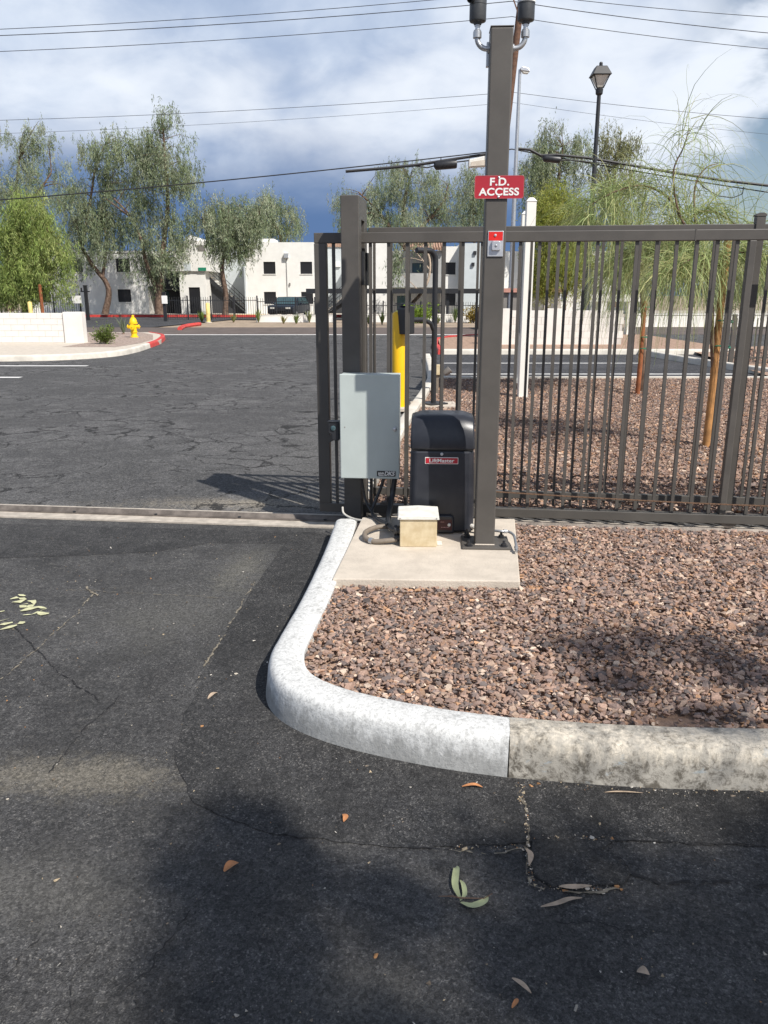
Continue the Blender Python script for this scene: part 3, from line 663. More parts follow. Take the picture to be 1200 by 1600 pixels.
# the two sensors on bent conduits at the post's head
def sensor(sgn, label, white):
    t = thing('optical_sensor', (fd.x, fd.y, .15+FH), label, 'sensor', FA, 'sensors on the post head')
    zt = -.085; ex = sgn*.115
    pts = [(sgn*FW/2, 0, zt)]+[(sgn*(FW/2+.012+.048*math.sin(a)), 0, zt+.048*(1-math.cos(a))) for a in np.linspace(0, math.pi/2, 8)]+[(ex, 0, zt+.056)]
    pts[-1] = (pts[-2][0], 0, zt+.056); ex = pts[-1][0]
    obj('elbow', MB().tube(pts, .0125, 12), M['galv'], t, smooth='auto')
    obj('flange', MB().lathe([(.02,0),(.02,.008),(.015,.010)], (sgn*FW/2,0,zt), 14, Matrix.Rotation(sgn*math.pi/2, 3, 'Y')), M['galv'], t)
    obj('coupling', MB().lathe([(.014,zt+.045),(.0205,zt+.047),(.0205,zt+.074),(.017,zt+.076),(.0175,zt+.080),(.013,zt+.082)], (ex,0,0), 12), M['galv'], t, smooth='auto')
    obj('nipple', MB().lathe([(.0115,zt+.080),(.0115,zt+.096),(.015,zt+.097),(.015,zt+.100),(.0115,zt+.101),(.0115,zt+.108)], (ex,0,0), 12), M['alu'], t, smooth='auto')
    b = zt+.104
    M['sens'] = M.get('sens') or mat('sensor_grey', (.055, .058, .062), .45, .15, 20.)
    body = obj('body', MB().lathe([(.018,b),(.021,b+.008),(.038,b+.013),(.040,b+.018),(.040,b+.078),(.039,b+.079),(.039,b+.081),(.0405,b+.082),(.0405,b+.122),(.036,b+.127),(.01,b+.13)], (ex,0,0), 24), M['sens'], t, smooth='auto')
    if white: obj('white_cap', MB().lathe([(.0415,b+.088),(.0415,b+.128),(.037,b+.133),(.01,b+.135)], (ex,0,0), 24), M['white'], t, smooth='auto')
    else: obj('eye_tube', MB().lathe([(.017,0),(.017,.03),(.013,.031),(.013,.01)], (ex-.026,-.018,b+.107), 14, Matrix.Rotation(R(115), 3, 'X') @ Matrix.Rotation(R(-30), 3, 'Y')), M['black'], body, smooth='auto')
sensor(-1, 'black round sensor on a bent conduit, left side of the post head', False)
sensor(1, 'black round sensor with a white cap, right side of the post head', True)

# ------------------------------------------------------------------ control enclosure on the guide post
bx0, bz0 = at(532, 748, 4.91)[0], at(532, 748, 4.91)[2]; bx1 = at(624, 748, 4.91)[0]; bz1 = at(532, 585, 4.91)[2]
bw, bh = bx1-bx0, bz1-bz0
cb = thing('control_box', ((bx0+bx1)/2, 4.91, bz0), 'pale grey metal control enclosure with DKS badge on the guide post', 'control box', R(-4.5))
obj('case', MB().box(-bw/2+.004, bw/2-.004, .0205, .155, .004, bh-.004), M['box'], cb, bevel=.004)
dr = obj('door', MB().box(-bw/2, bw/2, .0, .020, .0, bh), M['box'], cb, bevel=.005)
FX = Matrix.Rotation(math.pi/2, 3, 'X')
lk = obj('lock', MB().lathe([(.0135,0),(.0135,.004),(.010,.006),(.010,.011),(.006,.012)], (bw/2-.030,-.0005,bh*.485), 16, FX), M['galv'], dr)
obj('rivet', MB().lathe([(.003,0),(.003,.0015),(.001,.002)], (-bw/2+.03,-.0005,bh*.50), 8, FX), M['rust'], dr)
bd = obj('badge', MB().prism(rrect(.118, .036, .005), lambda x, z: (x+bw/2-.082,-.0028,z+.034), lambda x, z: (x+bw/2-.082,-.0005,z+.034)), M['black'], dr)
text('lettering', 'DKS', .037, M['white'], bd, Matrix.Translation((bw/2-.064,-.0033,.034)) @ FRONT, .0003, .0011, .25, .95, .95)
em = MB()
for i in range(5): em.sheet([(bw/2-.132+i*.0072,-.0033,.026+.001*i),(bw/2-.127+i*.0072,-.0033,.026+.001*i),(bw/2-.127+i*.0072,-.0033,.040+.004*(i%2)),(bw/2-.132+i*.0072,-.0033,.044-.003*(i%2))])
em.box(bw/2-.130, bw/2-.098, -.0036, -.0031, .020, .0245)
obj('emblem', em, M['white'], bd)
# black photo eye left of the box
pe = at(522, 675, 4.99)
ph = thing('photo_eye', (pe.x, 4.99, pe.z), 'black photo eye housing on the guide post left of the grey box', 'sensor', R(-4.5))
obj('housing', MB().prism([(-.033,.062),(.035,.064),(.035,-.05),(-.010,-.05),(-.014,-.012),(-.033,-.004)], lambda x, z: (x,-.03,z), lambda x, z: (x,.03,z)), M['black'], ph, bevel=.005)
obj('hood', MB().box(-.037, .035, -.034, .034, .0645, .071), M['black'], ph, bevel=.002)
obj('lens', MB().lathe([(.016,0),(.016,.006),(.008,.008)], (0,-.0305,.03), 14, FX), M['glass'], ph)

# ------------------------------------------------------------------ gate operator
od = 4.50; ow = .365; oc = at(689, 832, od); ozT = at(690, 646, od+.13)[2]-.15; ozS = at(690, 704, od)[2]-.15
op = thing('gate_operator', (oc.x, od, .15), 'black plastic slide gate operator with red maker badge on the pad', 'gate operator', R(-3))
pr = [(0,.0),(.0,ozS-.004),(.34,ozS-.004),(.345,.0)]
def flare(x, z): return x*(1+.045*(1-z/ozS)) if z < ozS else x
lw = MB()
vs = []
for z_, yo in ((.01,.0),(.25,.003),(ozS-.005,.010)):
    w2 = ow/2*(1+.05*(1-z_/ozS)); c_ = .028
    for x_, y_ in ((-w2+c_,yo),(w2-c_,yo),(w2,yo+c_),(w2,.34),(-w2,.34),(-w2,yo+c_)): vs.append((x_,y_,z_))
lw.add(vs, [(0,1,7,6),(1,2,8,7),(2,3,9,8),(3,4,10,9),(4,5,11,10),(5,0,6,11),(6,7,13,12),(7,8,14,13),(8,9,15,14),(9,10,16,15),(10,11,17,16),(11,6,12,17),(5,4,3,2,1,0),(12,13,14,15,16,17)])
lower = obj('lower_housing', lw, M['op'], op, bevel=.012)
obj('seam', MB().box(-ow/2+.006, ow/2-.006, .016, .334, ozS-.006, ozS+.002), M['opseam'], op)
hT = ozT-ozS
prof = [(.004,ozS+.001),(.002,ozS+.03),(.006,ozS+.07),(.018,ozS+hT*.60),(.042,ozS+hT*.86),(.075,ozS+hT*.965),(.12,ozT),(.27,ozT),(.32,ozT-.02),(.345,ozT-.06),(.345,ozS+.001)]
hm = MB(); ns = 7; nP = len(prof); vs = []; fs = []
for i in range(ns):
    t = -1+2*i/(ns-1); e = abs(t)**7
    xx = t*ow/2*1.01
    for y_, z_ in prof:
        k = (z_-ozS)/hT; vs.append((xx*(1-.02*k), y_+.012*e*(1 if y_ < .17 else -1), z_-.018*e*k))
for i in range(ns-1):
    for k in range(nP): fs.append((i*nP+k, (i+1)*nP+k, (i+1)*nP+(k+1)%nP, i*nP+(k+1)%nP))
fs += [tuple(range(nP-1,-1,-1)), tuple(range((ns-1)*nP, ns*nP))]
hood = obj('top_cover', hm.add(vs, fs), M['op'], op, bevel=.010, smooth='auto')
obj('cover_lock', MB().lathe([(.009,0),(.009,.004),(.006,.007)], (-.004,.0085,ozS-.022), 14, FX), M['alu'], lower)
bg = obj('badge', MB().prism(rrect(.190, .038, .003), lambda x, z: (x-.004,.0035,z+ozS-.060), lambda x, z: (x-.004,.010,z+ozS-.060)), M['white'], lower)
obj('badge_field', MB().prism(rrect(.184, .032, .002), lambda x, z: (x-.004,.0024,z+ozS-.060), lambda x, z: (x-.004,.0034,z+ozS-.060)), M['label_red'], bg)
text('lettering', 'LiftMaster', .030, M['white'], bg, Matrix.Translation((-.004,.0018,ozS-.060)) @ FRONT, .0003, .0007, .0, 1.02, 1.14)
arch = [(-.052,0),(.052,0),(.052,.082),(.047,.098),(.034,.106),(-.052,.106)]
cp = obj('control_panel', MB().prism([(x+.022, z+.008) for x, z in arch], lambda x, z: (x,-.022,z), lambda x, z: (x,.004,z)), M['op'], op, bevel=.008)
obj('panel_label', MB().box(-.024, .062, -.0236, -.0222, .028, .090), M['maroon'], cp)
obj('reset_button', MB().lathe([(.010,0),(.010,.008),(.006,.010)], (.046,-.0236,.060), 14, FX), M['alu'], cp)
dsh = MB()
for z_, x0_, x1_ in ((.074,-.004,.018),(.042,0,.05)):
    for i in range(6): dsh.box(x0_+(x1_-x0_)*i/6, x0_+(x1_-x0_)*(i+.6)/6, -.0241, -.0237, z_, z_+.004)
obj('panel_print', dsh, mat('print', (.5,.3,.3), .6), cp)
for x_ in (.15, -.15):
    obj('foot_bolt', MB().lathe([(.015,-.002),(.015,.010),(.008,.018),(.006,.035)], (x_,-.018,0), 8), M['dark'], op)
obj('outlet_pipe', MB().tube([(ow/2-.01,.02,.045),(ow/2+.04,.0,.03),(ow/2+.06,-.02,.01)], .014, 10), M['cable'], op)

# ------------------------------------------------------------------ junction box with its hoses and cables
jd = 4.235; ja, jb = at(623, 854, jd)[0], at(684, 854, jd)[0]; jt = at(650, 812, jd)[2]; jw = jb-ja
jt_ = jt-.15
jn = thing('junction_box', ((ja+jb)/2, jd, .15), 'small yellowed tan junction box with a white lid on the pad', 'junction box', R(-1.5))
obj('body', MB().box(-jw/2+.006, jw/2-.006, .0, .19, .0, jt_), M['tan'], jn, bevel=.004)
ld = obj('lid', MB().prism([(-jw/2-.008,0),(jw/2+.006,0),(jw/2+.004,.018),(0,.024),(-jw/2-.004,.018)], lambda x, z: (x,-.010,z+jt_+.001), lambda x, z: (x,.20,z+jt_+.006)), M['lid'], jn, bevel=.003)
for x_ in (-jw/2+.008, jw/2-.010): obj('screw', MB().lathe([(.004,0),(.003,.002)], (x_,-.011,jt_+.010), 8, FX), M['galv'], ld)
obj('mounting_ear', MB().box(jw/2-.004, jw/2+.024, .03, .08, .0, .012), M['lid'], jn, bevel=.003)
for z_, y_ in ((.085, .05), (.038, .06)):
    c_ = MB().lathe([(.024,0),(.024,.014),(.028,.015),(.028,.030),(.020,.034)], (-jw/2+.006,y_,z_), 12, Matrix.Rotation(-math.pi/2, 3, 'Y'))
    obj('hose_fitting', c_, M['black'], jn, smooth='auto')
def smoothpts(c, n=8):
    c = [Vector(p) for p in c]; c = [c[0]*2-c[1]]+c+[c[-1]*2-c[-2]]; out = []
    for i in range(1, len(c)-2):
        for k in range(n):
            t = k/n; a, b, d, e = c[i-1:i+3]; out.append(.5*((2*b)+(d-a)*t+(2*a-5*b+4*d-e)*t*t+(3*b-a-3*d+e)*t**3))
    return out+[c[-2]]
def hose(name, pts, r, m, label, clamps=()):
    o0 = Vector(pts[-1]); P_ = smoothpts(pts)
    t = thing(name, o0, label, 'conduit', group='conduits between the grey box and the junction box')
    obj('tube', MB().tube([p-o0 for p in P_], r, 10), m, t, smooth='auto')
    for i in clamps:
        p = P_[i]; d = (P_[i+1]-P_[i-1]).normalized(); q = d.to_track_quat('Z', 'Y').to_matrix()
        obj('clamp', MB().lathe([(r,-.01),(r+.004,-.01),(r+.004,.01),(r,.01)], p-o0, 12, q), M['galv'], t)
    return t
def hp(px, py, y): return at(px, py, y)
hose('flexible_conduit', [hp(617,746,4.93), hp(613,775,4.92), hp(608,800,4.80), hp(607,816,4.62), hp(612,826,4.44), hp(622,829,4.30)], .017, M['black'], 'thick black conduit dropping straight from the right of the grey box')
hose('flexible_conduit', [hp(600,746,4.95), hp(594,765,4.95), hp(584,790,4.93), hp(582,803,4.86), hp(592,814,4.70), hp(606,820,4.52)], .0105, M['black'], 'thin black conduit slanting left under the grey box')
hose('flexible_conduit', [hp(565,748,4.97), hp(571,780,4.97), hp(581,800,4.90), hp(592,811,4.74), hp(606,817,4.60)], .008, M['dark'], 'thin dark cable hanging beside the guide post below the grey box')
hose('flexible_conduit', [hp(606,822,4.55), hp(588,824,4.52), hp(572,831,4.42), hp(571,840,4.34), hp(584,846,4.29), hp(603,845,4.28), hp(620,843,4.285)], .0145, M['hose'], 'brown-grey hose looping flat on the pad beside the tan box', (30,))
hose('thin_cable', [hp(535,792,4.92), hp(537,802,4.90), hp(548,809,4.86), hp(565,813,4.80), hp(590,814,4.80), hp(625,813,4.80)], .007, M['cable'], 'pale thin cable curling round the guide post foot')
rc = hose('thin_cable', [hp(770,829,4.38), hp(783,830,4.36), hp(795,831,4.36), hp(803,837,4.30), hp(806,850,4.18), hp(807,862,4.10)], .0075, M['galv'], 'bare metal conduit bending off the right edge of the pad', (12, 36))

# ------------------------------------------------------------------ things just beyond the gate
b0 = at(623, 631, 10.62)
bo = thing('yellow_bollard', (b0.x, b0.y, .05), 'bright yellow bollard behind the grey control box', 'bollard')
br = .09; bhh = at(618, 486, b0.y)[2]-.05
obj('sleeve', MB().lathe([(br,0),(br,bhh-.05),(br*.92,bhh-.025),(br*.65,bhh-.008),(br*.2,bhh)], (0,0,0), 28), M['yellow'], bo, smooth='auto')
obj('footing', MB().lathe([(.20,-.02),(.20,.02),(.18,.025)], (0,0,0), 20), M['conc'], bo)
g0 = gp(677, 631, .09)
gn = thing('keypad_pedestal', (g0.x, g0.y, .09), 'black dual-height gooseneck keypad pedestal behind the gate', 'keypad stand', R(33))
gz = at(668, 392, g0.y)[2]-.09
arc = [(-.10+.10*math.cos(a), 0, gz-.13+.13*math.sin(a)) for a in np.linspace(0, math.pi/2, 8)]
obj('pole', MB().tube([(0,0,0),(0,0,.5),(0,0,1.2)]+arc+[(-.26,0,gz),(-.30,0,gz)], .036, 12), M['dark'], gn, smooth='auto')
ax_ = at(638, 499, g0.y); az_ = ax_.z-.09
obj('lower_arm', MB().tube([(0,0,az_-.16),(-.06,0,az_-.05),(-.18,0,az_),(-.40,0,az_)], .03, 12), M['dark'], gn, smooth='auto')
obj('foot_plate', MB().box(-.14, .14, -.14, .14, .0, .02), M['dark'], gn)
for zc in (az_,):
    kb = obj('keypad', MB().prism([(-.38,-.17),(-.51,-.18),(-.53,.14),(-.50,.18),(-.38,.17)], lambda x, z: (x,-.09,z+zc), lambda x, z: (x,.09,z+zc)), M['dark'], gn, bevel=.01)
    obj('hood', MB().box(-.55, -.37, -.10, .10, zc+.191, zc+.205), M['dark'], kb)
obj('pedestal_pad', MB().box(g0.x-.30, g0.x+.30, g0.y-.25, g0.y+.25, .02, .0895), M['conc'], kind='structure')
# small landscape light and its tan box
l0 = gp(683, 615, .07)
ll = thing('landscape_light', (l0.x, l0.y, .06), 'small tan outlet box with a grey spotlight on a stake', 'spotlight')
obj('stake', MB().box(-.02, .02, -.02, .02, 0, .42), M['hose'], ll)
obj('outlet_box', MB().box(-.07, .05, -.05, .05, .29, .44), M['tan'], ll, bevel=.006)
obj('spotlight', MB().lathe([(.03,0),(.045,.03),(.055,.11),(.05,.115)], (.10,0,.30), 14, Matrix.Rotation(R(50), 3, 'Y')), M['panel'], ll, smooth='auto')
obj('arm', MB().tube([(.0,0,.26),(.10,0,.30)], .014, 8), M['panel'], ll)
# white two-post sign seen from its edge
w0, w1 = gp(816, 621, .06), gp(810, 600, .06)
ws = thing('post_sign', (w0.x, w0.y, .06), 'white two-post sign with grey panel seen edge-on behind the gate', 'sign')
dv = w1-w0
for q, pyT, hh in ((Vector((0,0,0)), 309, w0.y), (dv, 330, w1.y)):
    tz = at(832, pyT, hh)[2]-.06
    pz = obj('post', MB().box(q.x-.065, q.x+.065, q.y-.065, q.y+.065, 0, tz-.05), M['vinyl'], ws, bevel=.006)
    obj('cap', MB().add([(q.x-.072,q.y-.072,tz-.0499),(q.x+.072,q.y-.072,tz-.0499),(q.x+.072,q.y+.072,tz-.0499),(q.x-.072,q.y+.072,tz-.0499),(q.x-.03,q.y-.03,tz),(q.x+.03,q.y-.03,tz),(q.x+.03,q.y+.03,tz),(q.x-.03,q.y+.03,tz)],
        [(3,2,1,0),(4,5,6,7),(0,1,5,4),(1,2,6,5),(2,3,7,6),(3,0,4,7)]), M['vinyl'], pz)
dn = dv.normalized()
obj('panel', MB().bar(Vector((0,0,1.62))+dn*.07, dv-dn*.07+Vector((0,0,1.62)), .06, 1.55), M['panel'], ws)

# ------------------------------------------------------------------ trees
def leaf_mesh(name, P, D, Ln, Wd, C):
    n = len(P); D = D/np.linalg.norm(D, axis=1)[:, None]
    r = rng.normal(size=(n, 3)); Sd = np.cross(D, r); Sd /= np.linalg.norm(Sd, axis=1)[:, None]+1e-9
    V = np.stack([P, P+D*(Ln*.45)[:, None]+Sd*(Wd/2)[:, None], P+D*Ln[:, None], P+D*(Ln*.45)[:, None]-Sd*(Wd/2)[:, None]], 1).reshape(-1, 3)
    Fc = np.arange(4*n).reshape(-1, 4)
    return tri_mesh(name, V, Fc, np.repeat(C, 4, 0), M['leaf'])
def nearest(pts, c):
    return min(pts, key=lambda q: (q[0]-c).length+max(0, q[0].z-c.z)*1.5)
def tree(name, label, base, limbs, blobs, nclump, nleaf, leaf, color, bark, spread=(.42,.42,.6), droop=1.1, group=None, cat='tree', twig=.5, wts=None, strand=0):
    """limbs: (points, r0, r1); blobs: (centre, (rx, ry, rz)); clumps of hanging leaves fill the blobs"""
    base = Vector(base); t = thing(name, base, label, cat, group=group)
    tm = MB(); nodes = []
    for pts, r0, r1 in limbs:
        P_ = smoothpts(pts, 5); m_ = len(P_)
        rs = [r0+(r1-r0)*(i/(m_-1))**.8 for i in range(m_)]
        tm.tube([p-base for p in P_], rs, 9)
        nodes += [(p, r) for p, r in zip(P_[m_//3:], rs[m_//3:])]
    vol = np.array([b[1][0]*b[1][1]*b[1][2] for b in blobs])**.75; vol = np.array(wts) if wts else vol; vol = vol/vol.sum()
    Ps, Ds, Ls, Ws, Cs = [], [], [], [], []
    for k in range(nclump):
        b = blobs[rng.choice(len(blobs), p=vol)]
        d = rng.normal(size=3); d /= np.linalg.norm(d); u = rng.random()**(1/3.2)
        c = np.array(b[0])+d*u*np.array(b[1])
        if rng.random() < twig:
            q, r = nearest(nodes, Vector(c)); mid_ = q.lerp(Vector(c), .55)+Vector((rng.normal()*.15, rng.normal()*.15, abs((Vector(c)-q).length)*.16))
            rr = min(r*.6, .012+.010*(Vector(c)-q).length)
            tm.tube([p-base for p in (q, q.lerp(mid_, .5)+Vector((0,0,.04)), mid_, Vector(c))], [rr, rr*.8, rr*.6, rr*.25], 5, False)
        s = rng.uniform(.55, 1.4); n = int(nleaf*s)
        sp_ = np.array(spread)*s**.6
        if strand:                                  # leaves strung along hanging twigs
            k_ = max(2, n//strand); tops = c+rng.normal(size=(k_, 3))*sp_*.62; hang = sp_[2]*rng.uniform(.7, 2.0, k_); sway = rng.normal(size=(k_, 3))*.10*[1, 1, 0]; tone_ = rng.uniform(.72, 1.32, k_)
            si = rng.integers(0, k_, n); f_ = rng.random(n)**.8
            p = tops[si]+sway[si]*(f_**1.5)[:, None]+rng.normal(size=(n, 3))*.045; p[:, 2] -= f_*hang[si]
        else: p = c+rng.normal(size=(n, 3))*sp_*.6; p[:, 2] -= np.abs(rng.normal(size=n))*sp_[2]*.9
        Ps.append(p); dd = rng.normal(size=(n, 3))*.55; dd[:, 2] -= droop; Ds.append(dd)
        Ls.append(leaf[0]*rng.uniform(.6, 1.4, n)); Ws.append(leaf[1]*rng.uniform(.7, 1.3, n))
        cc = np.array(color[rng.integers(len(color))])*rng.uniform(.82, 1.2); Cs.append(cc[None]*(tone_[si][:, None] if strand else 1.)*rng.uniform(.75, 1.28, (n, 1))*rng.uniform(.93, 1.07, (n, 3)))
    obj('trunk', tm, bark, t, smooth='auto', fixn=False)
    obj('crown', leaf_mesh('crown', np.concatenate(Ps)-np.array(base), np.concatenate(Ds), np.concatenate(Ls), np.concatenate(Ws), np.clip(np.concatenate(Cs), 0, 1)), None, t)
    return t
def pxblob(px, py, rx, ry, Y, dp=.8):
    c = at(px, py, Y); s = (at(px+1, py, Y)-c).x
    return (tuple(c), (rx*s, rx*s*dp, ry*s))
def pxs(Y, *pp): return [at(a, b, Y) for a, b in pp]
EUC = [(.265,.305,.185),(.225,.27,.155),(.32,.35,.235),(.19,.23,.125)]
GRN = [(.28,.35,.10),(.23,.30,.085),(.34,.39,.14)]
LIME = [(.33,.36,.07),(.28,.32,.06),(.40,.41,.10)]
EG = None
def euc(label, Y, base, limbs, blobs, nc, bark='bark', nl=300, color=EUC, leaf=(.19,.038), spread=(.48,.48,.60), twig=.6):
    b = at(*base, Y); nc = int(nc*.72); blobs = [(a_, b_-9, c_*1.16, d_*.92) for a_, b_, c_, d_ in blobs]
    return tree('eucalyptus_tree', label, b, [(pxs(Y, *pp), r0, r1) for pp, r0, r1 in limbs], [pxblob(*q, Y) for q in blobs], nc, nl, leaf, color, M[bark], spread, 1.3, 'eucalyptus trees', twig=twig, strand=15)
euc('large grey-green eucalyptus rising above the bright tree at the left edge', 70, (15,488), [(((15,488),(12,420),(20,340),(30,250)), .35, .08), (((14,400),(-20,320),(-25,250)), .2, .06), (((18,350),(60,300),(80,270)), .18, .05)],
    [(20,235,45,45),(70,275,40,42),(-10,300,40,50),(95,340,32,60),(45,320,45,50),(60,220,22,25)], 190)
euc('eucalyptus with a curved leaning trunk before the left white building', 57, (164,491), [(((164,491),(170,460),(165,440),(145,415),(128,385),(120,350)), .24, .09), (((160,436),(166,380),(160,330),(170,280)), .12, .04), (((128,385),(140,320),(150,260),(165,225)), .12, .04)],
    [(165,240,45,32),(190,275,35,40),(130,330,38,50),(165,360,30,55),(120,385,28,45),(185,330,28,55),(200,235,18,22)], 190)
euc('tallest eucalyptus with pale forked limbs beside the black balcony', 56, (249,491), [(((249,491),(248,465),(252,430),(256,380),(262,320),(258,250),(255,200)), .32, .05), (((246,455),(228,410),(222,380),(205,340),(178,310)), .18, .05), (((205,340),(185,325),(165,310)), .08, .03), (((252,430),(262,400),(268,380)), .12, .04)],
    [(255,215,36,32),(262,265,45,42),(235,250,25,32),(290,290,20,40),(225,345,25,55),(245,400,30,45),(270,375,28,55),(215,400,20,38),(255,185,18,12)], 190)
euc('broad drooping eucalyptus before the stair passage', 56, (352,492), [(((352,492),(353,460),(347,420),(352,390),(360,360)), .22, .09), (((350,400),(335,370),(318,345)), .10, .04), (((355,380),(385,350),(405,335)), .10, .04)],
    [(345,350,32,38),(318,342,20,20),(378,345,30,32),(360,385,26,30),(335,378,20,28),(402,340,24,32),(385,370,20,22)], 150)
euc('eucalyptus crown showing behind the flat white roof', 72, (440,470), [(((440,470),(440,380),(425,340)), .25, .06), (((440,390),(455,350)), .12, .04)], [(420,335,28,28),(448,345,22,30),(410,355,25,22),(456,362,14,18)], 90)
euc('wide dense eucalyptus behind the gate, left of the access sign', 72, (640,480), [(((640,480),(635,400),(630,330),(640,280)), .4, .08), (((634,390),(590,330),(560,300)), .2, .06), (((634,380),(690,320),(700,290)), .2, .06)],
    [(560,320,40,45),(600,295,40,40),(650,290,50,32),(690,315,40,40),(630,340,65,35),(540,340,24,30),(575,355,40,20),(690,350,45,25)], 250)
euc('slim eucalyptus between the wide one and the access post', 66, (742,480), [(((742,480),(742,400),(738,320)), .22, .05)], [(735,300,20,30),(745,335,24,35),(722,340,18,28),(740,280,14,20)], 70)
euc('hazy eucalyptus behind the lime tree', 60, (865,480), [(((865,480),(862,380),(870,300),(880,230)), .3, .06), (((862,350),(840,290)), .15, .05)], [(870,225,32,24),(845,260,32,34),(885,270,35,32),(840,310,28,30),(900,240,18,22)], 120)
euc('thin yellowish eucalyptus right of the lamp post', 58, (960,480), [(((960,480),(958,350),(962,250)), .2, .04), (((959,330),(990,270)), .1, .03)], [(958,235,22,25),(975,270,25,30),(945,290,20,30),(990,230,14,16)], 60, color=[(.27,.27,.13),(.23,.24,.12)])
euc('dull green eucalyptus low behind the right-hand staked tree', 60, (1080,480), [(((1080,480),(1078,400),(1085,360)), .25, .06)], [(1060,410,45,40),(1120,420,45,40),(1010,425,40,38),(1180,430,40,36),(950,440,35,28),(1060,450,60,20),(1150,455,60,18)], 170)
# leaning bare-barked tree before the grey balcony
bt = at(632, 492, 58)
tree('leaning_tree', 'tan leaning tree trunk with pale bark before the grey balcony', bt, [(pxs(58, (632,492),(640,478),(655,462),(668,440),(672,415),(668,395),(655,380)), .16, .05), (pxs(58, (670,420),(655,400),(640,385)), .06, .025)], [pxblob(*q, 58) for q in ((618,400,14,28),(655,360,18,14))], 22, 80, (.3,.055), EUC, M['bark_pale'], (.4,.4,.6), 1.2)
# bright green willow-like tree at left
gb_ = at(38, 492, 48)
tree('willow_tree', 'bright green feathery tree behind the low block wall at left', gb_, [(pxs(48, (38,492),(36,450),(30,400),(28,340)), .16, .05), (pxs(48, (46,492),(50,450),(66,410),(75,370)), .12, .04), (pxs(48, (36,450),(5,410),(-10,380)), .10, .04)],
     [pxblob(*q, 48) for q in ((40,335,45,40),(15,380,45,45),(65,390,40,45),(40,425,50,35),(90,425,22,32),(0,440,28,26),(100,395,14,22))], 270, 220, (.20,.034), GRN, M['bark'], (.42,.42,.5), 1.1, twig=.4, strand=14)
# lime green palo verde behind the sign posts
lb = at(880, 500, 27)
tree('palo_verde_tree', 'yellow-green palo verde before the white wall, left of the lamp post', lb, [(pxs(27, (880,512),(882,470),(876,420),(872,370)), .07, .03), (pxs(27, (882,470),(895,420),(910,380)), .05, .02)],
     [pxblob(*q, 27) for q in ((870,320,40,35),(850,365,32,38),(895,345,32,38),(880,400,45,38),(850,425,28,25),(905,420,25,28))], 260, 190, (.13,.018), LIME, M['bark'], (.24,.24,.3), .6, twig=.4)

def strand_tree(name, label, base, limbs, tips, nst, length, color, width=.008):
    """thin-stranded palo verde: long ribbons leave the limbs and hang"""
    base = Vector(base); t = thing(name, base, label, 'tree', group='staked young trees'); tm = MB(); nodes = []
    for pts, r0, r1, dens in limbs:
        P_ = smoothpts(pts, 6); m_ = len(P_); rs = [r0+(r1-r0)*(i/(m_-1)) for i in range(m_)]; tm.tube([p-base for p in P_], rs, 8)
        if dens:
            for i in range(2, m_): nodes += [(P_[i], (P_[i]-P_[i-1]).normalized())]*dens
    obj('trunk', tm, M['bark'], t, smooth='auto', fixn=False)
    V, Fc, C = [], [], []; b = 0; ns_ = 7
    for k in range(nst):
        p, d = nodes[rng.integers(len(nodes))]
        p = p+Vector(rng.normal(size=3)*.05); v = (d*.5+Vector(rng.normal(size=3))*.65+Vector((0,0,.05))).normalized()
        ln = length*rng.uniform(.5, 1.25); col = np.array(color[rng.integers(len(color))])*rng.uniform(.75, 1.3)
        side = Vector(rng.normal(size=3)); side = side.cross(v).normalized()
        for i in range(ns_+1):
            w = width*(1-.75*i/ns_)*.5; q = p-base; V += [tuple(q+side*w), tuple(q-side*w)]; C += [col, col]
            p = p+v*(ln/ns_); v = (v+Vector((0,0,-.36))+Vector(rng.normal(size=3))*.06).normalized()
        for i in range(ns_): Fc.append((b+2*i, b+2*i+1, b+2*i+3, b+2*i+2))
        b += 2*(ns_+1)
    obj('crown', tri_mesh('crown', np.array(V), np.array(Fc), np.clip(np.array(C), 0, 1), M['leaf']), None, t)
    return t
PV = [(.31,.38,.15),(.25,.32,.12),(.38,.43,.20),(.42,.42,.19)]
t1 = gp(1114, 697, .07); Y1 = t1.y
def J(Y, *pp):                                    # pixel path with a depth offset per point
    return [at(a, b, Y+c) for a, b, c in pp]
strand_tree('palo_verde_tree', 'wispy drooping palo verde tied to the nearer stake at right', t1,
    [(J(Y1,(1116,697,0),(1116,610,0),(1113,540,0),(1112,480,0),(1108,430,0)), .028, .018, 0),
     (J(Y1,(1110,450,0),(1090,390,.1),(1066,345,.1),(1045,310,.1),(1005,290,0),(960,300,-.1),(915,325,-.1)), .017, .004, 3),
     (J(Y1,(1108,430,0),(1080,370,-.2),(1060,330,-.2),(1052,270,-.2),(1068,230,-.2),(1077,200,-.2)), .014, .003, 1),
     (J(Y1,(1108,430,0),(1075,350,.2),(1110,330,.2),(1150,352,.2),(1175,380,.3)), .013, .004, 4),
     (J(Y1,(1110,440,0),(1050,400,.3),(1000,390,.4),(965,410,.5)), .013, .004, 4),
     (J(Y1,(1090,390,0),(1085,300,.3),(1100,265,.4),(1122,255,.5)), .012, .003, 1),
     (J(Y1,(1108,430,0),(1140,400,-.2),(1175,395,-.3),(1205,410,-.3)), .011, .004, 4),
     (J(Y1,(1108,430,0),(1100,400,-.3),(1070,410,-.5),(1040,430,-.6)), .011, .004, 4)], None, 2300, .75, PV, .0068)
t2 = gp(1006, 612, .07); Y2 = t2.y
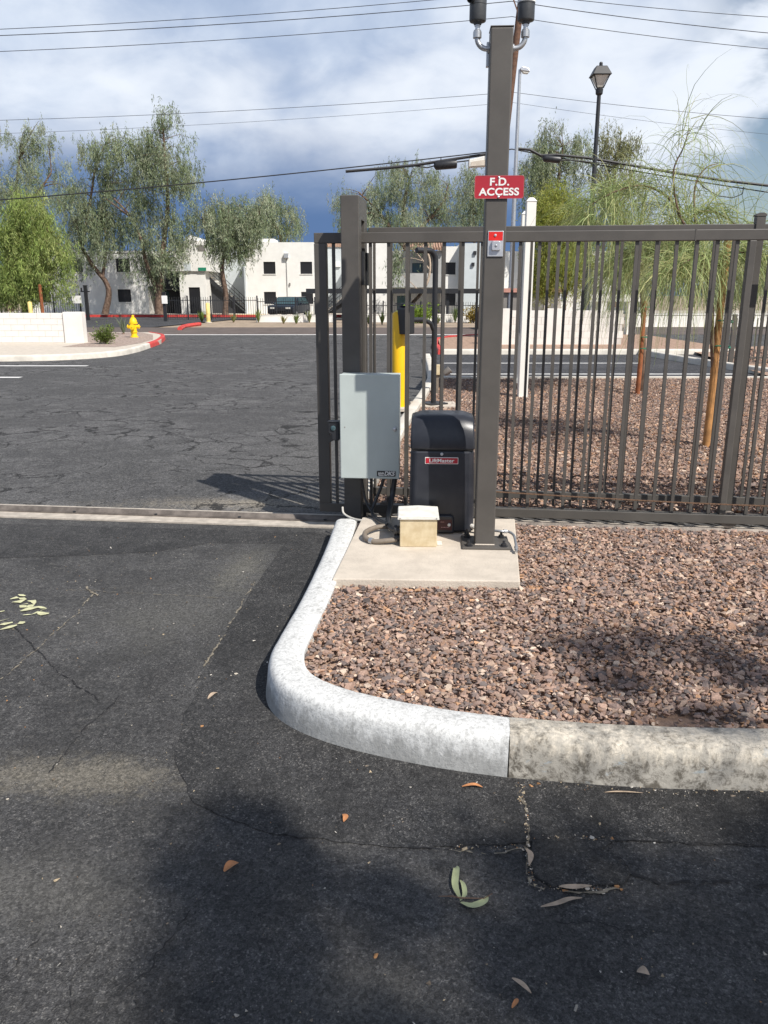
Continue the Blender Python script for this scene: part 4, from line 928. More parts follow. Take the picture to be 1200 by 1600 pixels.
strand_tree('palo_verde_tree', 'feathery palo verde tied to the farther stake left of the other', t2,
    [(J(Y2,(1003,612,0),(1006,540,0),(1003,470,0),(1000,420,0)), .04, .02, 0),
     (J(Y2,(1000,430,0),(970,390,.2),(940,360,.2),(905,350,.2)), .018, .005, 3),
     (J(Y2,(1000,430,0),(985,370,-.2),(965,330,-.2),(950,300,-.2)), .018, .005, 3),
     (J(Y2,(1000,420,0),(1025,380,.2),(1050,370,.3)), .018, .005, 3),
     (J(Y2,(1000,420,0),(1000,360,.4),(1005,310,.5)), .018, .005, 3),
     (J(Y2,(1000,430,0),(975,420,-.4),(950,425,-.6)), .015, .005, 3)], None, 1900, .95, PV, .010)
def stake(p, py_top, m, label):
    t = thing('tree_stake', (p.x, p.y, .05), label, 'stake', group='wooden tree stakes'); top = at(600, py_top, p.y)[2]-.05
    obj('pole', MB().tube([(0,0,0),(.004,0,top*.3),(-.003,0,top*.7),(0,0,top)], [.036,.035,.034,.033], 12), m, t, smooth='auto')
    for k in (.50, .62, .93):
        pts = [(.05+.075*math.cos(a), .07*math.sin(a), top*k+.01*math.sin(2*a)) for a in np.linspace(0, 2*math.pi, 15)]
        obj('tie', MB().tube(pts, .007, 6, False), M['tie'], t)
stake(gp(1103, 697, .07), 372, M['stake'], 'orange-brown wooden stake beside the nearer wispy tree')
stake(gp(996, 616, .07), 470, M['stake_red'], 'reddish wooden stake beside the farther feathery tree')

# the eucalyptus behind the viewer whose crown throws the dappled shade
def shade(px, py, h_, r_, z=0.):
    g = gp(px, py, z); return ((g.x-LX*(h_-z), g.y-LY*(h_-z), h_), (r_, r_, r_*.5))
SH = [shade(*q) for q in ((365,1245,6.4,.13),(372,1295,6.6,.16),(270,1335,6.8,.12),(440,1340,6.3,.13),(520,1370,6.5,.15),(600,1400,6.7,.14),(330,1430,6.4,.14),(400,1480,6.6,.17),(300,1520,6.9,.16),(360,1580,6.5,.18),(470,1600,6.7,.15),(560,1610,6.4,.12),
      (690,1285,6.8,.13),(760,1330,6.5,.13),(860,1290,6.3,.12),(830,1440,6.4,.17),(780,1500,6.6,.16),(880,1530,6.8,.18),(960,1420,6.3,.15),(1050,1480,6.5,.2),(1150,1420,6.7,.2),(1100,1570,6.4,.22),(1190,1540,6.6,.2),(980,1600,6.8,.18),(1080,1330,6.4,.15),(1180,1290,6.6,.14),
      (890,1000,6.6,.12,.1),(960,985,6.4,.13,.1),(930,1045,6.8,.10,.1),(1080,1010,6.5,.14,.1),(1150,1050,6.3,.15,.1),(1190,985,6.7,.12,.1),(1000,1110,6.5,.12,.1),(760,985,6.4,.08,.1),(1120,1110,6.6,.10,.1))]
SW = [b_[1][0]**2 for b_ in SH]; SW = [w_/sum(SW)*.72 for w_ in SW]
SH += [((5.2,-5.6,7.6),(1.3,1.2,.8)), ((7.0,-4.9,7.0),(1.4,1.2,.9)), ((6.2,-7.9,8.2),(1.6,1.5,1.))]; SW += [.09, .09, .10]
tree('eucalyptus_tree', 'eucalyptus behind the viewer whose shade dapples the asphalt and gravel', (7.4,-6.6,0),
     [([(7.4,-6.6,0),(7.2,-6.4,2.),(6.9,-5.9,4.2),(6.2,-5.2,6.2),(5.6,-4.6,7.2)], .26, .08), ([(6.9,-5.9,4.2),(5.8,-4.6,5.7),(4.9,-3.4,6.5)], .10, .025), ([(7.0,-6.,3.8),(7.6,-5.,6.),(7.6,-4.4,7.)], .13, .04)],
     SH, 320, 38, (.13,.021), EUC, M['bark'], (.085,.085,.10), 1.2, 'eucalyptus trees', twig=.10, wts=SW)

# ------------------------------------------------------------------ buildings across the street
def facade(w, h, holes, depth=.14):
    """front wall at y=0 facing -Y with real openings; holes: (x0, x1, z0, z1)"""
    xs = sorted({0, w, *[q for o in holes for q in o[:2]]}); zs = sorted({0, h, *[q for o in holes for q in o[2:]]}); mb = MB()
    for a, b in zip(xs[:-1], xs[1:]):
        for c, d in zip(zs[:-1], zs[1:]):
            cx, cz = (a+b)/2, (c+d)/2
            if any(o[0] < cx < o[1] and o[2] < cz < o[3] for o in holes): continue
            mb.add([(a,0,c),(b,0,c),(b,0,d),(a,0,d)], [(0,1,2,3)])
    for x0, x1, z0, z1 in holes:
        D = depth
        mb.add([(x0,0,z0),(x1,0,z0),(x1,0,z1),(x0,0,z1),(x0,D,z0),(x1,D,z0),(x1,D,z1),(x0,D,z1)], [(0,4,5,1),(1,5,6,2),(2,6,7,3),(3,7,4,0)])
    return mb
def wall_block(parent, x0, x1, y0, y1, z0, z1, holes=(), m='stucco', wm='screen', name='wall'):
    """a block of building: pierced front plus sides, back and roof; windows become parts with a pane"""
    w = x1-x0; mb = facade(w, z1-z0, [(a-x0,b-x0,c-z0,d-z0) for a, b, c, d in holes]); mb.v = [(x+x0,y+y0,z+z0) for x, y, z in mb.v]
    mb.add([(x0,y0,z0),(x1,y0,z0),(x1,y1,z0),(x0,y1,z0),(x0,y0,z1),(x1,y0,z1),(x1,y1,z1),(x0,y1,z1)], [(4,5,6,7),(1,2,6,5),(2,3,7,6),(3,0,4,7)])
    wl = obj(name, mb, M[m], parent, fixn=False)
    for a, b, c, d in holes:
        o = obj('window', MB().box(a+.02, b-.02, y0+.075, y0+.10, c+.02, d-.02), M[wm], parent)
        obj('frame', MB().box(a, b, y0+.06, y0+.11, c, c+.019).box(a, b, y0+.06, y0+.11, d-.019, d).box(a, a+.019, y0+.06, y0+.11, c+.0195, d-.0195).box(b-.019, b, y0+.06, y0+.11, c+.0195, d-.0195), M['dark'], o)
        obj('sill', MB().box(a-.04, b+.04, y0-.05, y0+.05, c-.05, c-.003), M[m], o)
    return wl
def bw_(px0, px1, py0, py1, Y):                   # pixel window -> x0,x1,z0,z1 at distance Y
    a, b = at(px0, py1, Y), at(px1, py0, Y); return (a.x, b.x, a.z, b.z)
YB = 62.; GZ = .15
# left block
xa, xb = at(40, 450, YB).x, at(231, 450, YB).x; zt = at(200, 395, YB).z
B1 = thing('apartment_building', ((xa+xb)/2, YB, 0), 'white stucco apartment block behind the eucalyptus trees at left', 'building'); B1.location = (0,0,0)
wall_block(B1, xa, xb, YB, YB+9, GZ, zt, [bw_(58,77,450,473,YB), bw_(182,202,404,425,YB), bw_(185,204,452,472,YB), bw_(110,128,404,425,YB)])
obj('parapet', MB().box(xa-.05, xb+.05, YB-.06, YB+.25, zt+.001, zt+.14), M['stucco'], B1)
# black balcony recess
xc = at(284, 450, YB).x
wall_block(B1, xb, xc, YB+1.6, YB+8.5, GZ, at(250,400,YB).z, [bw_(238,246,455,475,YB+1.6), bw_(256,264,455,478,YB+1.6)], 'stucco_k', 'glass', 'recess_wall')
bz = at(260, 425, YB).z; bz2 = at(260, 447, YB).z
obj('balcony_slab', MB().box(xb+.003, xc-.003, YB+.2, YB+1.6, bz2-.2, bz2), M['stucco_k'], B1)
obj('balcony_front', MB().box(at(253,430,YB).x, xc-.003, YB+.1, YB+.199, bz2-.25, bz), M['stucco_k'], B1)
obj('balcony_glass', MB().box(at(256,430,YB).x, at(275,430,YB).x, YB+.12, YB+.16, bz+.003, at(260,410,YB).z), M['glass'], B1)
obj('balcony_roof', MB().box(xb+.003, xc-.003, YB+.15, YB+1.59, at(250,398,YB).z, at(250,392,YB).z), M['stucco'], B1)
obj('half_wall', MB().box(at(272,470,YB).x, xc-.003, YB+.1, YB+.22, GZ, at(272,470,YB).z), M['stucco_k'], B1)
obj('wall_lamp', MB().box(at(263,441,YB).x, at(266,441,YB).x, YB+.05, YB+.099, at(263,443,YB).z, at(263,440,YB).z), M['lamp'], B1)
# gabled stair tower
xd = at(329.5, 450, YB).x; zs_ = at(300, 424, YB).z; zp = at(300, 368, YB).z; zr = at(325, 378, YB).z; zl = at(284, 400, YB).z
dr_ = bw_(300, 315, 449, 490, YB); dr_ = (dr_[0], dr_[1], GZ+.02, dr_[3])
wall_block(B1, xc, xd-.25, YB-.6, YB+6, GZ, zs_, [dr_], 'stucco', 'screen', 'entry_wall')
obj('stair_tower', MB().prism([(xc-.6,zs_+.002),(xd+.1,zs_+.002),(xd+.1,zr),(at(303,370,YB).x,zr),(at(300,368,YB).x,zp),(xc-.3,zl)], lambda x, z: (x,YB-.75,z), lambda x, z: (x,YB+6,z)), M['stucco'], B1)
for q, mm in ((bw_(309,320,383,392,YB-.75), 'panel'), (bw_(310,322,418,424,YB-.75), 'tie'), (bw_(288,298,411,423,YB-.75), 'stucco_b')):
    obj('window', MB().box(q[0], q[1], YB-.785, YB-.751, max(q[2], zs_+.02), q[3]), M[mm], B1)
# passage wall, side shade put into its blue-grey colour, and its dark stair
xe = at(383, 450, YB).x
wall_block(B1, xd+.1, xe-.15, YB+4.5, YB+8, GZ, at(350,384,YB+4.5).z, [], 'stucco_b', 'screen', 'passage_wall')
def stairs(name, x0, z0, x1, z1, y, label):
    t = thing(name, (x0, y, GZ), label, 'stairs'); n = 14; o0 = t.location
    obj('stringer', MB().prism([(0,0),(x1-x0,z1-GZ),(x1-x0,z1-GZ-.45),((x1-x0)*.02,-.0)][::-1], lambda x, z: (x,-.06,max(z,.0)), lambda x, z: (x,0.,max(z,.0))), M['dark'], t)
    for i in range(n):
        f = (i+.5)/n; xx = (x1-x0)*f; z_ = (z1-GZ)*f
        obj('tread', MB().box(xx-.14, xx+.14, .003, 1.0, z_, z_+.05), M['conc_old'], t)
    obj('under_wall', MB().prism([((x1-x0)*.12,0),(x1-x0,0),(x1-x0,(z1-GZ)*.86)], lambda x, z: (x,.25,z), lambda x, z: (x,.40,z)), M['stucco_k'], t)
    for k in (.35, .62, .9): obj('handrail', MB().bar((0,-.03,k),(x1-x0,-.03,z1-GZ+k), .04), M['dark'], t)
    for i in range(9):
        f = i/8; obj('baluster', MB().bar(((x1-x0)*f,-.03,(z1-GZ)*f),((x1-x0)*f,-.03,(z1-GZ)*f+.9), .03), M['dark'], t)
stairs('outdoor_stairs', at(390,488,YB+1).x, GZ, at(327,430,YB+1).x, at(327,432,YB+1).z, YB+1., 'dark outdoor stairs rising left beside the drooping eucalyptus')
# middle block
xf, xg = at(383.5, 450, YB).x, at(506, 450, YB).x; zt2 = at(440, 378.5, YB).z
B2 = thing('apartment_building', (0, 0, 0), 'flat-roofed white apartment block with four black windows behind the parked car', 'building')
wall_block(B2, xf, xg, YB, YB+10, GZ, zt2, [bw_(412,430,409,428,YB), bw_(469.5,487.5,409,428,YB), bw_(413,431,456,475,YB), bw_(471,489,456,475,YB)])
obj('roof_curb', MB().box(at(392,380,YB).x, at(424,380,YB).x, YB+1.5, YB+4, zt2-.05, at(400,373,YB+1.5).z), M['stucco'], B2)
obj('roof_vent', MB().box(at(394,388,YB).x, at(406,388,YB).x, YB-.03, YB-.003, at(400,389,YB).z, at(400,386,YB).z), M['panel'], B2)
lx = at(447.5, 400, YB).x
obj('conduit', MB().tube([(lx,YB-.04,GZ+.6),(lx,YB-.04,at(447,400,YB).z)], .03, 6), M['stucco_g'], B2)
obj('wall_light', MB().box(lx-.16, lx+.16, YB-.24, YB-.003, at(447,403,YB).z, at(447,396,YB).z), M['alu'], B2)
obj('downpipe', MB().box(xf-.05, xf+.06, YB-.07, YB-.003, GZ, zt2-.6), M['stucco_b'], B2)
obj('small_fixture', MB().box(at(452,444,YB).x, at(454,444,YB).x, YB-.1, YB-.003, at(452,446,YB).z, at(452,442,YB).z), M['panel'], B2)
# right block with grey balcony
xh, xi, xj, xk, xl = [at(q, 450, YB).x for q in (560, 606, 690, 717, 765)]; xl2 = at(1010, 450, YB).x
B3 = thing('apartment_building', (0, 0, 0), 'white apartment block with grey balcony and tiled roof edge seen through the gate', 'building')
zt3 = at(700, 385, YB).z
wall_block(B3, xh, xi, YB, YB+9, GZ, at(580,372,YB).z, [], 'stucco', 'screen')
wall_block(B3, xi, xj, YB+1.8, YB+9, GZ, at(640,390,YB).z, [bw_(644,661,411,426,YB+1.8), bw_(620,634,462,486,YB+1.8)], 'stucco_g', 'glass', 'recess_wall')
wall_block(B3, xj, xk, YB+.002, YB+9, GZ, zt3, [bw_(694,712,410,429,YB), bw_(694,712,458,477,YB)], 'stucco', 'screen')
wall_block(B3, xk, xl, YB-.9, YB+9, GZ, at(740,380,YB-.9).z, [], 'stucco_b', 'screen', 'side_bay')
wall_block(B3, xl, xl2, YB+.4, YB+9, GZ, at(740,392,YB).z, [bw_(850,868,410,429,YB+.4), bw_(930,948,410,429,YB+.4)], 'stucco')
bq = bw_(607, 686, 427, 449, YB)
obj('balcony_front', MB().box(xi+.003, xj-.003, YB+.05, YB+.2, bq[2], bq[3]), M['stucco_g'], B3)
obj('balcony_slab', MB().box(xi+.003, xj-.003, YB+.203, YB+1.8, bq[2], bq[2]+.2), M['stucco_g'], B3)
obj('balcony_column', MB().box(at(676,420,YB).x, xj-.004, YB+.055, YB+.4, bq[3]+.003, at(640,392,YB).z), M['stucco_g'], B3)
rt = obj('tile_roof', MB().prism([(YB-.35,at(660,391,YB).z),(YB-.35,at(660,389,YB).z),(YB+3.2,at(660,368,YB+3.2).z),(YB+3.2,at(660,374,YB+3.2).z)], lambda y, z: (at(638,380,YB).x,y,z), lambda y, z: (xj+.2,y,z)), M['tile'], B3)
r0, r1 = Vector((0, YB-.40, at(660,388.5,YB).z)), Vector((0, YB+3.2, at(660,367,YB+3.2).z))
tl = None; x = at(638,380,YB).x+.1
while x < xj+.15:
    mb = MB().tube([r0, r1], .07, 6)
    if tl is None: o = obj('tile', mb, M['tile'], rt); tl = o.data
    else: o = obj('tile', tl, None, rt)
    o.location.x = x; x += .2
for px_, py_ in ((739, 413), (742, 395)): q = at(px_, py_, YB-.9); obj('wall_lamp', MB().box(q.x-.1, q.x+.1, YB-1.05, YB-.903, q.z-.12, q.z+.12), M['dark'], B3)
# link wall, bluish shade put into its colour, and stairs between the blocks
B4 = thing('link_building', (0, 0, 0), 'recessed wall coloured bluish as if shaded, between the two flat-roofed white blocks', 'building')
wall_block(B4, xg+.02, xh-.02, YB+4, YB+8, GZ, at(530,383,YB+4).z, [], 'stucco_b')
obj('meter_box', MB().box(at(524,414,YB+4).x, at(532,414,YB+4).x, YB+3.85, YB+3.997, at(528,417,YB+4).z, at(528,409,YB+4).z), M['white'], B4)
obj('roof_edge', MB().box(xg+.02, xh-.02, YB+3.9, YB+3.995, at(530,386,YB+4).z, at(530,380,YB+4).z), M['tile'], B4)
stairs('outdoor_stairs', at(508,488,YB+1).x, GZ, at(545,455,YB+1).x, at(545,457,YB+1).z, YB+1., 'dark outdoor stairs rising right, behind the left end of the gate')

# carport: black fascia and posts
YC = 54.
cpz0, cpz1 = at(600, 458.5, YC).z, at(600, 451, YC).z; c0, c1 = at(478, 455, YC).x, at(800, 455, YC).x
ct = thing('carport', (c0, YC, 0), 'long low black carport roof seen through the gate pickets', 'carport')
obj('roof', MB().box(0, c1-c0, 0, 4.6, cpz0, cpz1), M['dark'], ct)
for px_ in (558, 612, 640, 700, 770): 
    x = at(px_, 470, YC).x-c0
    obj('post', MB().box(x-.09, x+.09, .3, .48, .012, cpz0), M['dark'], ct)
# parked car
def car():
    Yc = 53.2; c = at(453, 494, Yc); t = thing('parked_car', (c.x, Yc, .012), 'dark blue-black boxy car parked behind the low white wall', 'car', R(77)); t.scale = (.8, .93, .80)
    w = .92
    sec = [(-2.2,.62),(-2.22,.95),(-2.1,1.06),(-.95,1.14),(2.05,1.16),(2.12,.9),(2.1,.45),(-2.1,.42)]
    b = obj('body', MB().prism(sec, lambda x, z: (x,-w,z), lambda x, z: (x,w,z)), M['carpaint'], t, bevel=.06, smooth='auto')
    cab = [(-1.0,1.13),(-.45,1.72),(1.75,1.74),(2.02,1.15)]
    vs = [(x,-w+.04,z) if z < 1.3 else (x,-w+.20,z) for x, z in cab]+[(x,w-.04,z) if z < 1.3 else (x,w-.20,z) for x, z in cab]
    cbn = obj('cabin', MB().add(vs, [(3,2,1,0),(4,5,6,7),(0,1,5,4),(1,2,6,5),(2,3,7,6),(3,0,4,7)]), M['carpaint'], t, bevel=.04, smooth='auto')
    obj('windscreen', MB().add([(-.955,-w+.14,1.19),(-.955,w-.14,1.19),(-.485,w-.25,1.69),(-.485,-w+.25,1.69)], [(0,1,2,3)]).add([(-.975,-w+.14,1.19),(-.975,w-.14,1.19),(-.505,w-.25,1.69),(-.505,-w+.25,1.69)], [(3,2,1,0)]), M['glass'], cbn)
    for s in (-1, 1):
        for xa_, xb_, xc_, xd_ in ((-.78,.35,.30,-.38),(.45,1.75,1.58,.45)):
            y0, y1 = s*(w-.055), s*(w-.185); e = s*.02
            obj('side_window', MB().add([(xa_,y0+e,1.2),(xb_,y0+e,1.2),(xc_,y1+e,1.66),(xd_,y1+e,1.66)], [(0,1,2,3)]), M['glass'], cbn)
        obj('headlight', MB().box(-2.25, -2.16, s*.55-.17, s*.55+.17, .82, .95), M['lamp'], b)
        obj('mirror', MB().box(-.75, -.60, s*(w+.02), s*(w+.20), 1.16, 1.30), M['carpaint'], b, bevel=.02)
        for x_ in (-1.4, 1.35):
            wh = obj('wheel', MB().lathe([(.22,-.11),(.36,-.11),(.38,-.08),(.38,.08),(.36,.11),(.22,.11)], (x_,s*(w-.1),.38), 22, Matrix.Rotation(math.pi/2, 3, 'X')), M['tyre'], t, smooth='auto')
            obj('rim', MB().lathe([(.06,-.118),(.215,-.115),(.225,.115),(.06,.118)], (x_,s*(w-.1),.38), 14, Matrix.Rotation(math.pi/2, 3, 'X')), M['alu'], wh)
    obj('grille', MB().box(-2.26, -2.20, -.36, .36, .68, .93), M['black'], b)
car()
# low white planter walls and fences across the street
YL = 47.5
def lowwall(px0, px1, pyT, Y, label):
    a, b = at(px0, pyT, Y), at(px1, pyT, Y); t = thing('planter_wall', (a.x, Y, -.02), label, 'wall')
    obj('wall', MB().box(0, b.x-a.x, 0, .2, 0, a.z-.02), M['stucco'], t); obj('coping', MB().box(-.01, b.x-a.x+.01, -.02, .22, a.z-.0195, a.z+.02), M['stucco'], t)
lowwall(400, 522, 492, YL, 'low white wall below the parked car across the street')
lowwall(540, 770, 491, YL, 'low white wall across the street seen through the gate pickets')
def iron_fence(px0, px1, Y, zb, zt_, label, pitch=.14, postn=4, mm='dark', group='black iron fences across the street'):
    a, b = at(px0, 480, Y).x, at(px1, 480, Y).x; w = b-a; t = thing('iron_fence', (a, Y, zb), label, 'fence', group=group); h = zt_-zb
    obj('rail', MB().box(0, w, -.02, .02, h-.22, h-.18), M[mm], t); obj('rail', MB().box(0, w, -.02, .02, .12, .16), M[mm], t)
    p = MB(); n = int(w/pitch)
    for i in range(n): x = (i+.5)*pitch; p.box(x-.011, x+.011, -.011, .011, .05, h)
    obj('pickets', p, M[mm], t, kind='stuff')
    for i in range(postn+1): x = w*i/postn; obj('post', MB().box(x-.04, x+.04, -.04, .04, 0, h+.08), M[mm], t)
zf = at(300, 464, 52).z
iron_fence(257, 402, 51.5, .0, zf, 'black iron fence between the white notice and the planter wall')
iron_fence(402, 522, 50.5, .0, at(450, 466, 50.5).z, 'black iron fence in front of the parked car')
iron_fence(540, 775, 50.5, .0, at(650, 472, 50.5).z, 'black iron fence behind the long planter wall')
iron_fence(-40, 126, 51.5, .0, at(60, 460, 51.5).z, 'black iron gate fence behind the low block wall at left')
iron_fence(1150, 1330, 17.5, .06, at(1190, 497, 17.5).z, 'short iron fence at the far right beyond the wispy tree', .11, 2, 'steel', None)
def fpost(px, py0, py1, Y, label, arm=False):
    p = at(px, py0, Y); t = thing('gate_pillar', (p.x, Y, 0), label, 'post', group='black gate pillars across the street')
    obj('shaft', MB().box(-.09, .09, -.09, .09, 0, p.z), M['dark'], t)
    obj('cap', MB().box(-.11, .11, -.11, .11, p.z+.001, p.z+.05), M['dark'], t)
    if arm: obj('bracket', MB().box(-.30, .25, -.04, .04, p.z-.35, p.z-.28).box(-.28, -.22, -.05, .05, p.z-.28, p.z-.1), M['dark'], t)
fpost(133, 447, 500, 50.5, 'tall black gate pillar with bracket right of the low block wall', True)
fpost(256, 458, 503, 48.5, 'black gate pillar carrying the white notice')
def notice(px0, px1, py0, py1, Y, label, m='white'):
    a, b = at(px0, py1, Y), at(px1, py0, Y); t = thing('notice_board', ((a.x+b.x)/2, Y-.06, a.z), label, 'sign'); w = b.x-a.x
    obj('board', MB().box(-w/2, w/2, -.02, .0, 0, b.z-a.z), M[m], t, bevel=.005)
    obj('clip', MB().box(-.05, .05, .0005, .05, .05, .12), M['dark'], t)
notice(114, 127, 462, 474, 51.4, 'large pale notice on the black gate fence at left', 'white')
notice(99, 106, 464, 473, 51.4, 'small pale notice on the fence left of the larger one', 'white')
notice(253.5, 261.5, 462, 474.5, 48.4, 'white notice fixed to the black gate pillar', 'white')
def ybol(px, pyT, Y, label):
    p = at(px, pyT, Y); t = thing('pale_bollard', (p.x, Y, 0), label, 'bollard', group='pale yellow bollards')
    obj('shaft', MB().lathe([(.12,0),(.12,p.z-.06),(.09,p.z-.02),(.03,p.z)], (0,0,0), 14), M['paleyel'], t, smooth='auto'); obj('footing', MB().lathe([(.2,-.02),(.2,.03),(.17,.04)], (0,0,0), 14), M['conc'], t)
ybol(324, 473, 46.5, 'pale yellow bollard across the street near the red kerb end')
ybol(46, 471, 46.5, 'pale yellow bollard peeking over the low block wall')
sk = at(62, 445, 46.8); t = thing('tree_stake', (sk.x, 46.8, -.02), 'brown wooden stake beside the bright green tree', 'stake', group='wooden tree stakes'); obj('pole', MB().tube([(0,0,0),(0,0,sk.z)], .09, 10), M['stake_red'], t); obj('tip', MB().lathe([(.09,sk.z),(.06,sk.z+.04),(.02,sk.z+.05)], (0,0,0), 10), M['stake_red'], t)

# ------------------------------------------------------------------ low block wall at left: every block a part
YW = 24.47; wx1 = gp(104, 542).x; zw = at(50, 489, YW).z
bwl = thing('block_wall', (wx1, YW, .125), 'low white-painted block wall with end pilaster at left', 'wall')
hW = zw-.125; nc = 5; chh = hW/nc
obj('core', MB().box(-4.9, -.01, .012, .19, -.1, hW-.006), M['joint'], bwl)
bm_full = obj('block', MB().box(-.195, .195, 0, .2, .004, chh-.004), M['block'], bwl, bevel=.004); hd = None
bm_full.location = (-.2-.0, 0, 0); first = True
for r_ in range(nc):
    for k in range(12):
        if r_ == 0 and k == 0: continue
        x = -.2-.4*k-(.2 if r_ % 2 else 0)
        o = bpy.data.objects.new('block', bm_full.data); COL.objects.link(o); o.parent = bwl; o.location = (x, random.uniform(-.0015, .0015), r_*chh)
        bv = o.modifiers.new('bevel', 'BEVEL'); bv.width = .004; bv.segments = 2
    if r_ % 2: obj('half_block', MB().box(-.195, -.004, 0, .2, r_*chh+.004, (r_+1)*chh-.004), M['block'], bwl)
pxw = gp(133, 542).x-wx1
pil = obj('pilaster', MB().box(.0, pxw, -.06, .28, -.02, hW+.03), M['block'], bwl, bevel=.008)

# ------------------------------------------------------------------ hydrant, shrubs
h0 = gp(210, 527, .13)
hy = thing('fire_hydrant', (h0.x, h0.y, .129), 'yellow fire hydrant on the gravel at the red kerb corner', 'hydrant')
hs = (at(208, 492, h0.y).z-.129)/.80
def sc_(p): return [(a*hs, b*hs) for a, b in p]
obj('barrel', MB().lathe(sc_([(.15,0),(.15,.03),(.115,.04),(.105,.10),(.105,.17),(.13,.175),(.13,.20),(.11,.205),(.115,.48),(.16,.485),(.16,.53),(.13,.535)]), (0,0,0), 20), M['hyd'], hy, smooth='auto')
bn = obj('bonnet', MB().lathe(sc_([(.14,.535),(.135,.58),(.11,.65),(.07,.70),(.045,.71)]), (0,0,0), 20), M['hyd'], hy, smooth='auto')
obj('operating_nut', MB().lathe(sc_([(.045,.71),(.045,.75),(.035,.79),(.02,.80)]), (0,0,0), 5), M['hyd'], bn)
for ang, rr in ((0, .06), (180, .06), (-90, .08)):
    q = Matrix.Rotation(R(ang), 3, 'Z') @ Matrix.Rotation(math.pi/2, 3, 'Y')
    nz_ = obj('nozzle', MB().lathe(sc_([(rr,.09),(rr,.17),(rr+.018,.175),(rr+.018,.215),(rr-.01,.22)]), (0,0,.38*hs), 16, q), M['hyd'], hy, smooth='auto')
    obj('cap_nut', MB().lathe(sc_([(.02,.22),(.02,.25),(.01,.252)]), (0,0,.38*hs), 5, q), M['hyd'], nz_)
def shrub(p, rx, rz, n, color, label, leaf=(.06,.03)):
    t = thing('leafy_shrub', p, label, 'shrub'); st = MB()
    Ps, Ds, C = [], [], []
    for k in range(26):
        d = rng.normal(size=3); d[2] = abs(d[2])*.8+.1; d /= np.linalg.norm(d); e = d*np.array([rx,rx,rz*1.0])*rng.uniform(.6, 1.05)+np.array([0,0,rz*.35])
        st.tube([(0,0,0), tuple(e*.5+np.array([0,0,.03])), tuple(e)], [.010,.006,.003], 5)
        m_ = n//26; pp = e*rng.uniform(.35, 1.05, (m_, 1))+rng.normal(size=(m_, 3))*rx*.16; Ps.append(pp); Ds.append(d[None]+rng.normal(size=(m_, 3))*.7)
        C.append(np.array(color)[None]*rng.uniform(.6, 1.4, (m_, 1)))
    P_ = np.concatenate(Ps); P_[:, 2] = np.abs(P_[:, 2]); m_ = len(P_)
    obj('stems', st, M['bark'], t); obj('leaves', leaf_mesh('leaves', P_, np.concatenate(Ds), leaf[0]*rng.uniform(.6,1.4,m_), leaf[1]*rng.uniform(.6,1.4,m_), np.concatenate(C)), None, t)
def spiky(p, r_, h_, n, color, label, w=.02, name='spiky_plant'):
    t = thing(name, p, label, 'plant'); V, Fc, C = [], [], []
    for k in range(n):
        a = rng.uniform(0, 2*math.pi); tilt = rng.uniform(.1, 1.)*r_; hh = h_*rng.uniform(.6, 1.1); d = np.array([math.cos(a)*tilt, math.sin(a)*tilt, 0]); s = np.array([-math.sin(a), math.cos(a), 0])*w
        b = len(V); V += [s, -s, d*.45+[0,0,hh*.6]+s*.8, d*.45+[0,0,hh*.6]-s*.8, d+[0,0,hh]]; Fc += [(b,b+1,b+3),(b,b+3,b+2),(b+2,b+3,b+4)]; c = np.array(color)*rng.uniform(.65, 1.35); C += [c]*5
    obj('blades', tri_mesh('blades', np.array(V), np.array(Fc), np.array(C), M['leaf']), None, t); obj('root_crown', MB().lathe([(.05,-.01),(.045,.03),(.02,.06)], (0,0,0), 8), M['bark'], t)
q = gp(166, 537, .13); shrub(q, .34, .42, 1400, (.14,.19,.045), 'rounded green shrub on the gravel left of the hydrant')
q = gp(193, 522, .13); spiky(q, .45, .75, 34, (.22,.26,.17), 'spiky grey-green plant behind the hydrant shrub', .018)
for (px_, py_, hh, lb_, cc) in ((408,503,.75,'tall loose green tuft at the left end of the low white wall',(.26,.31,.10)), (443,506,.45,'low straggly tuft below the parked car',(.34,.32,.14)), (463,506,.55,'dense green tuft below the parked car',(.16,.22,.07)), (486,503,.65,'spiky tuft right of the dense green one',(.25,.28,.13)),
    (381,501,.5,'small tuft on the sandy verge below the stair fence',(.27,.29,.12)), (335,501,.7,'bushy green tuft beside the pale yellow bollard',(.18,.25,.06)), (576,506,.5,'small green tuft seen just right of the guide portal',(.24,.28,.11)), (597,507,.65,'upright green tuft seen above the control box',(.16,.21,.07)), (684,506,.45,'small tuft right of the keypad pole',(.24,.27,.12)), (711,504,.9,'tall dark green tuft left of the access post',(.14,.19,.07))):
    q = gp(px_, py_, -.02); q = Vector((q.x, min(q.y, 47.2), -.03)); spiky(q, .38, hh, 46, cc, lb_, .03, 'grass_tuft')
q = gp(655, 508, -.02); shrub(Vector((q.x, 46.2, -.03)), 1.1, .7, 1500, (.20,.29,.04), 'wide low yellow-green shrub behind the keypad pole', (.16,.08))
q = gp(738, 504, -.02); shrub(Vector((q.x, 46.6, -.03)), .55, .8, 900, (.33,.25,.07), 'orange-tinged shrub left of the access post', (.14,.07))

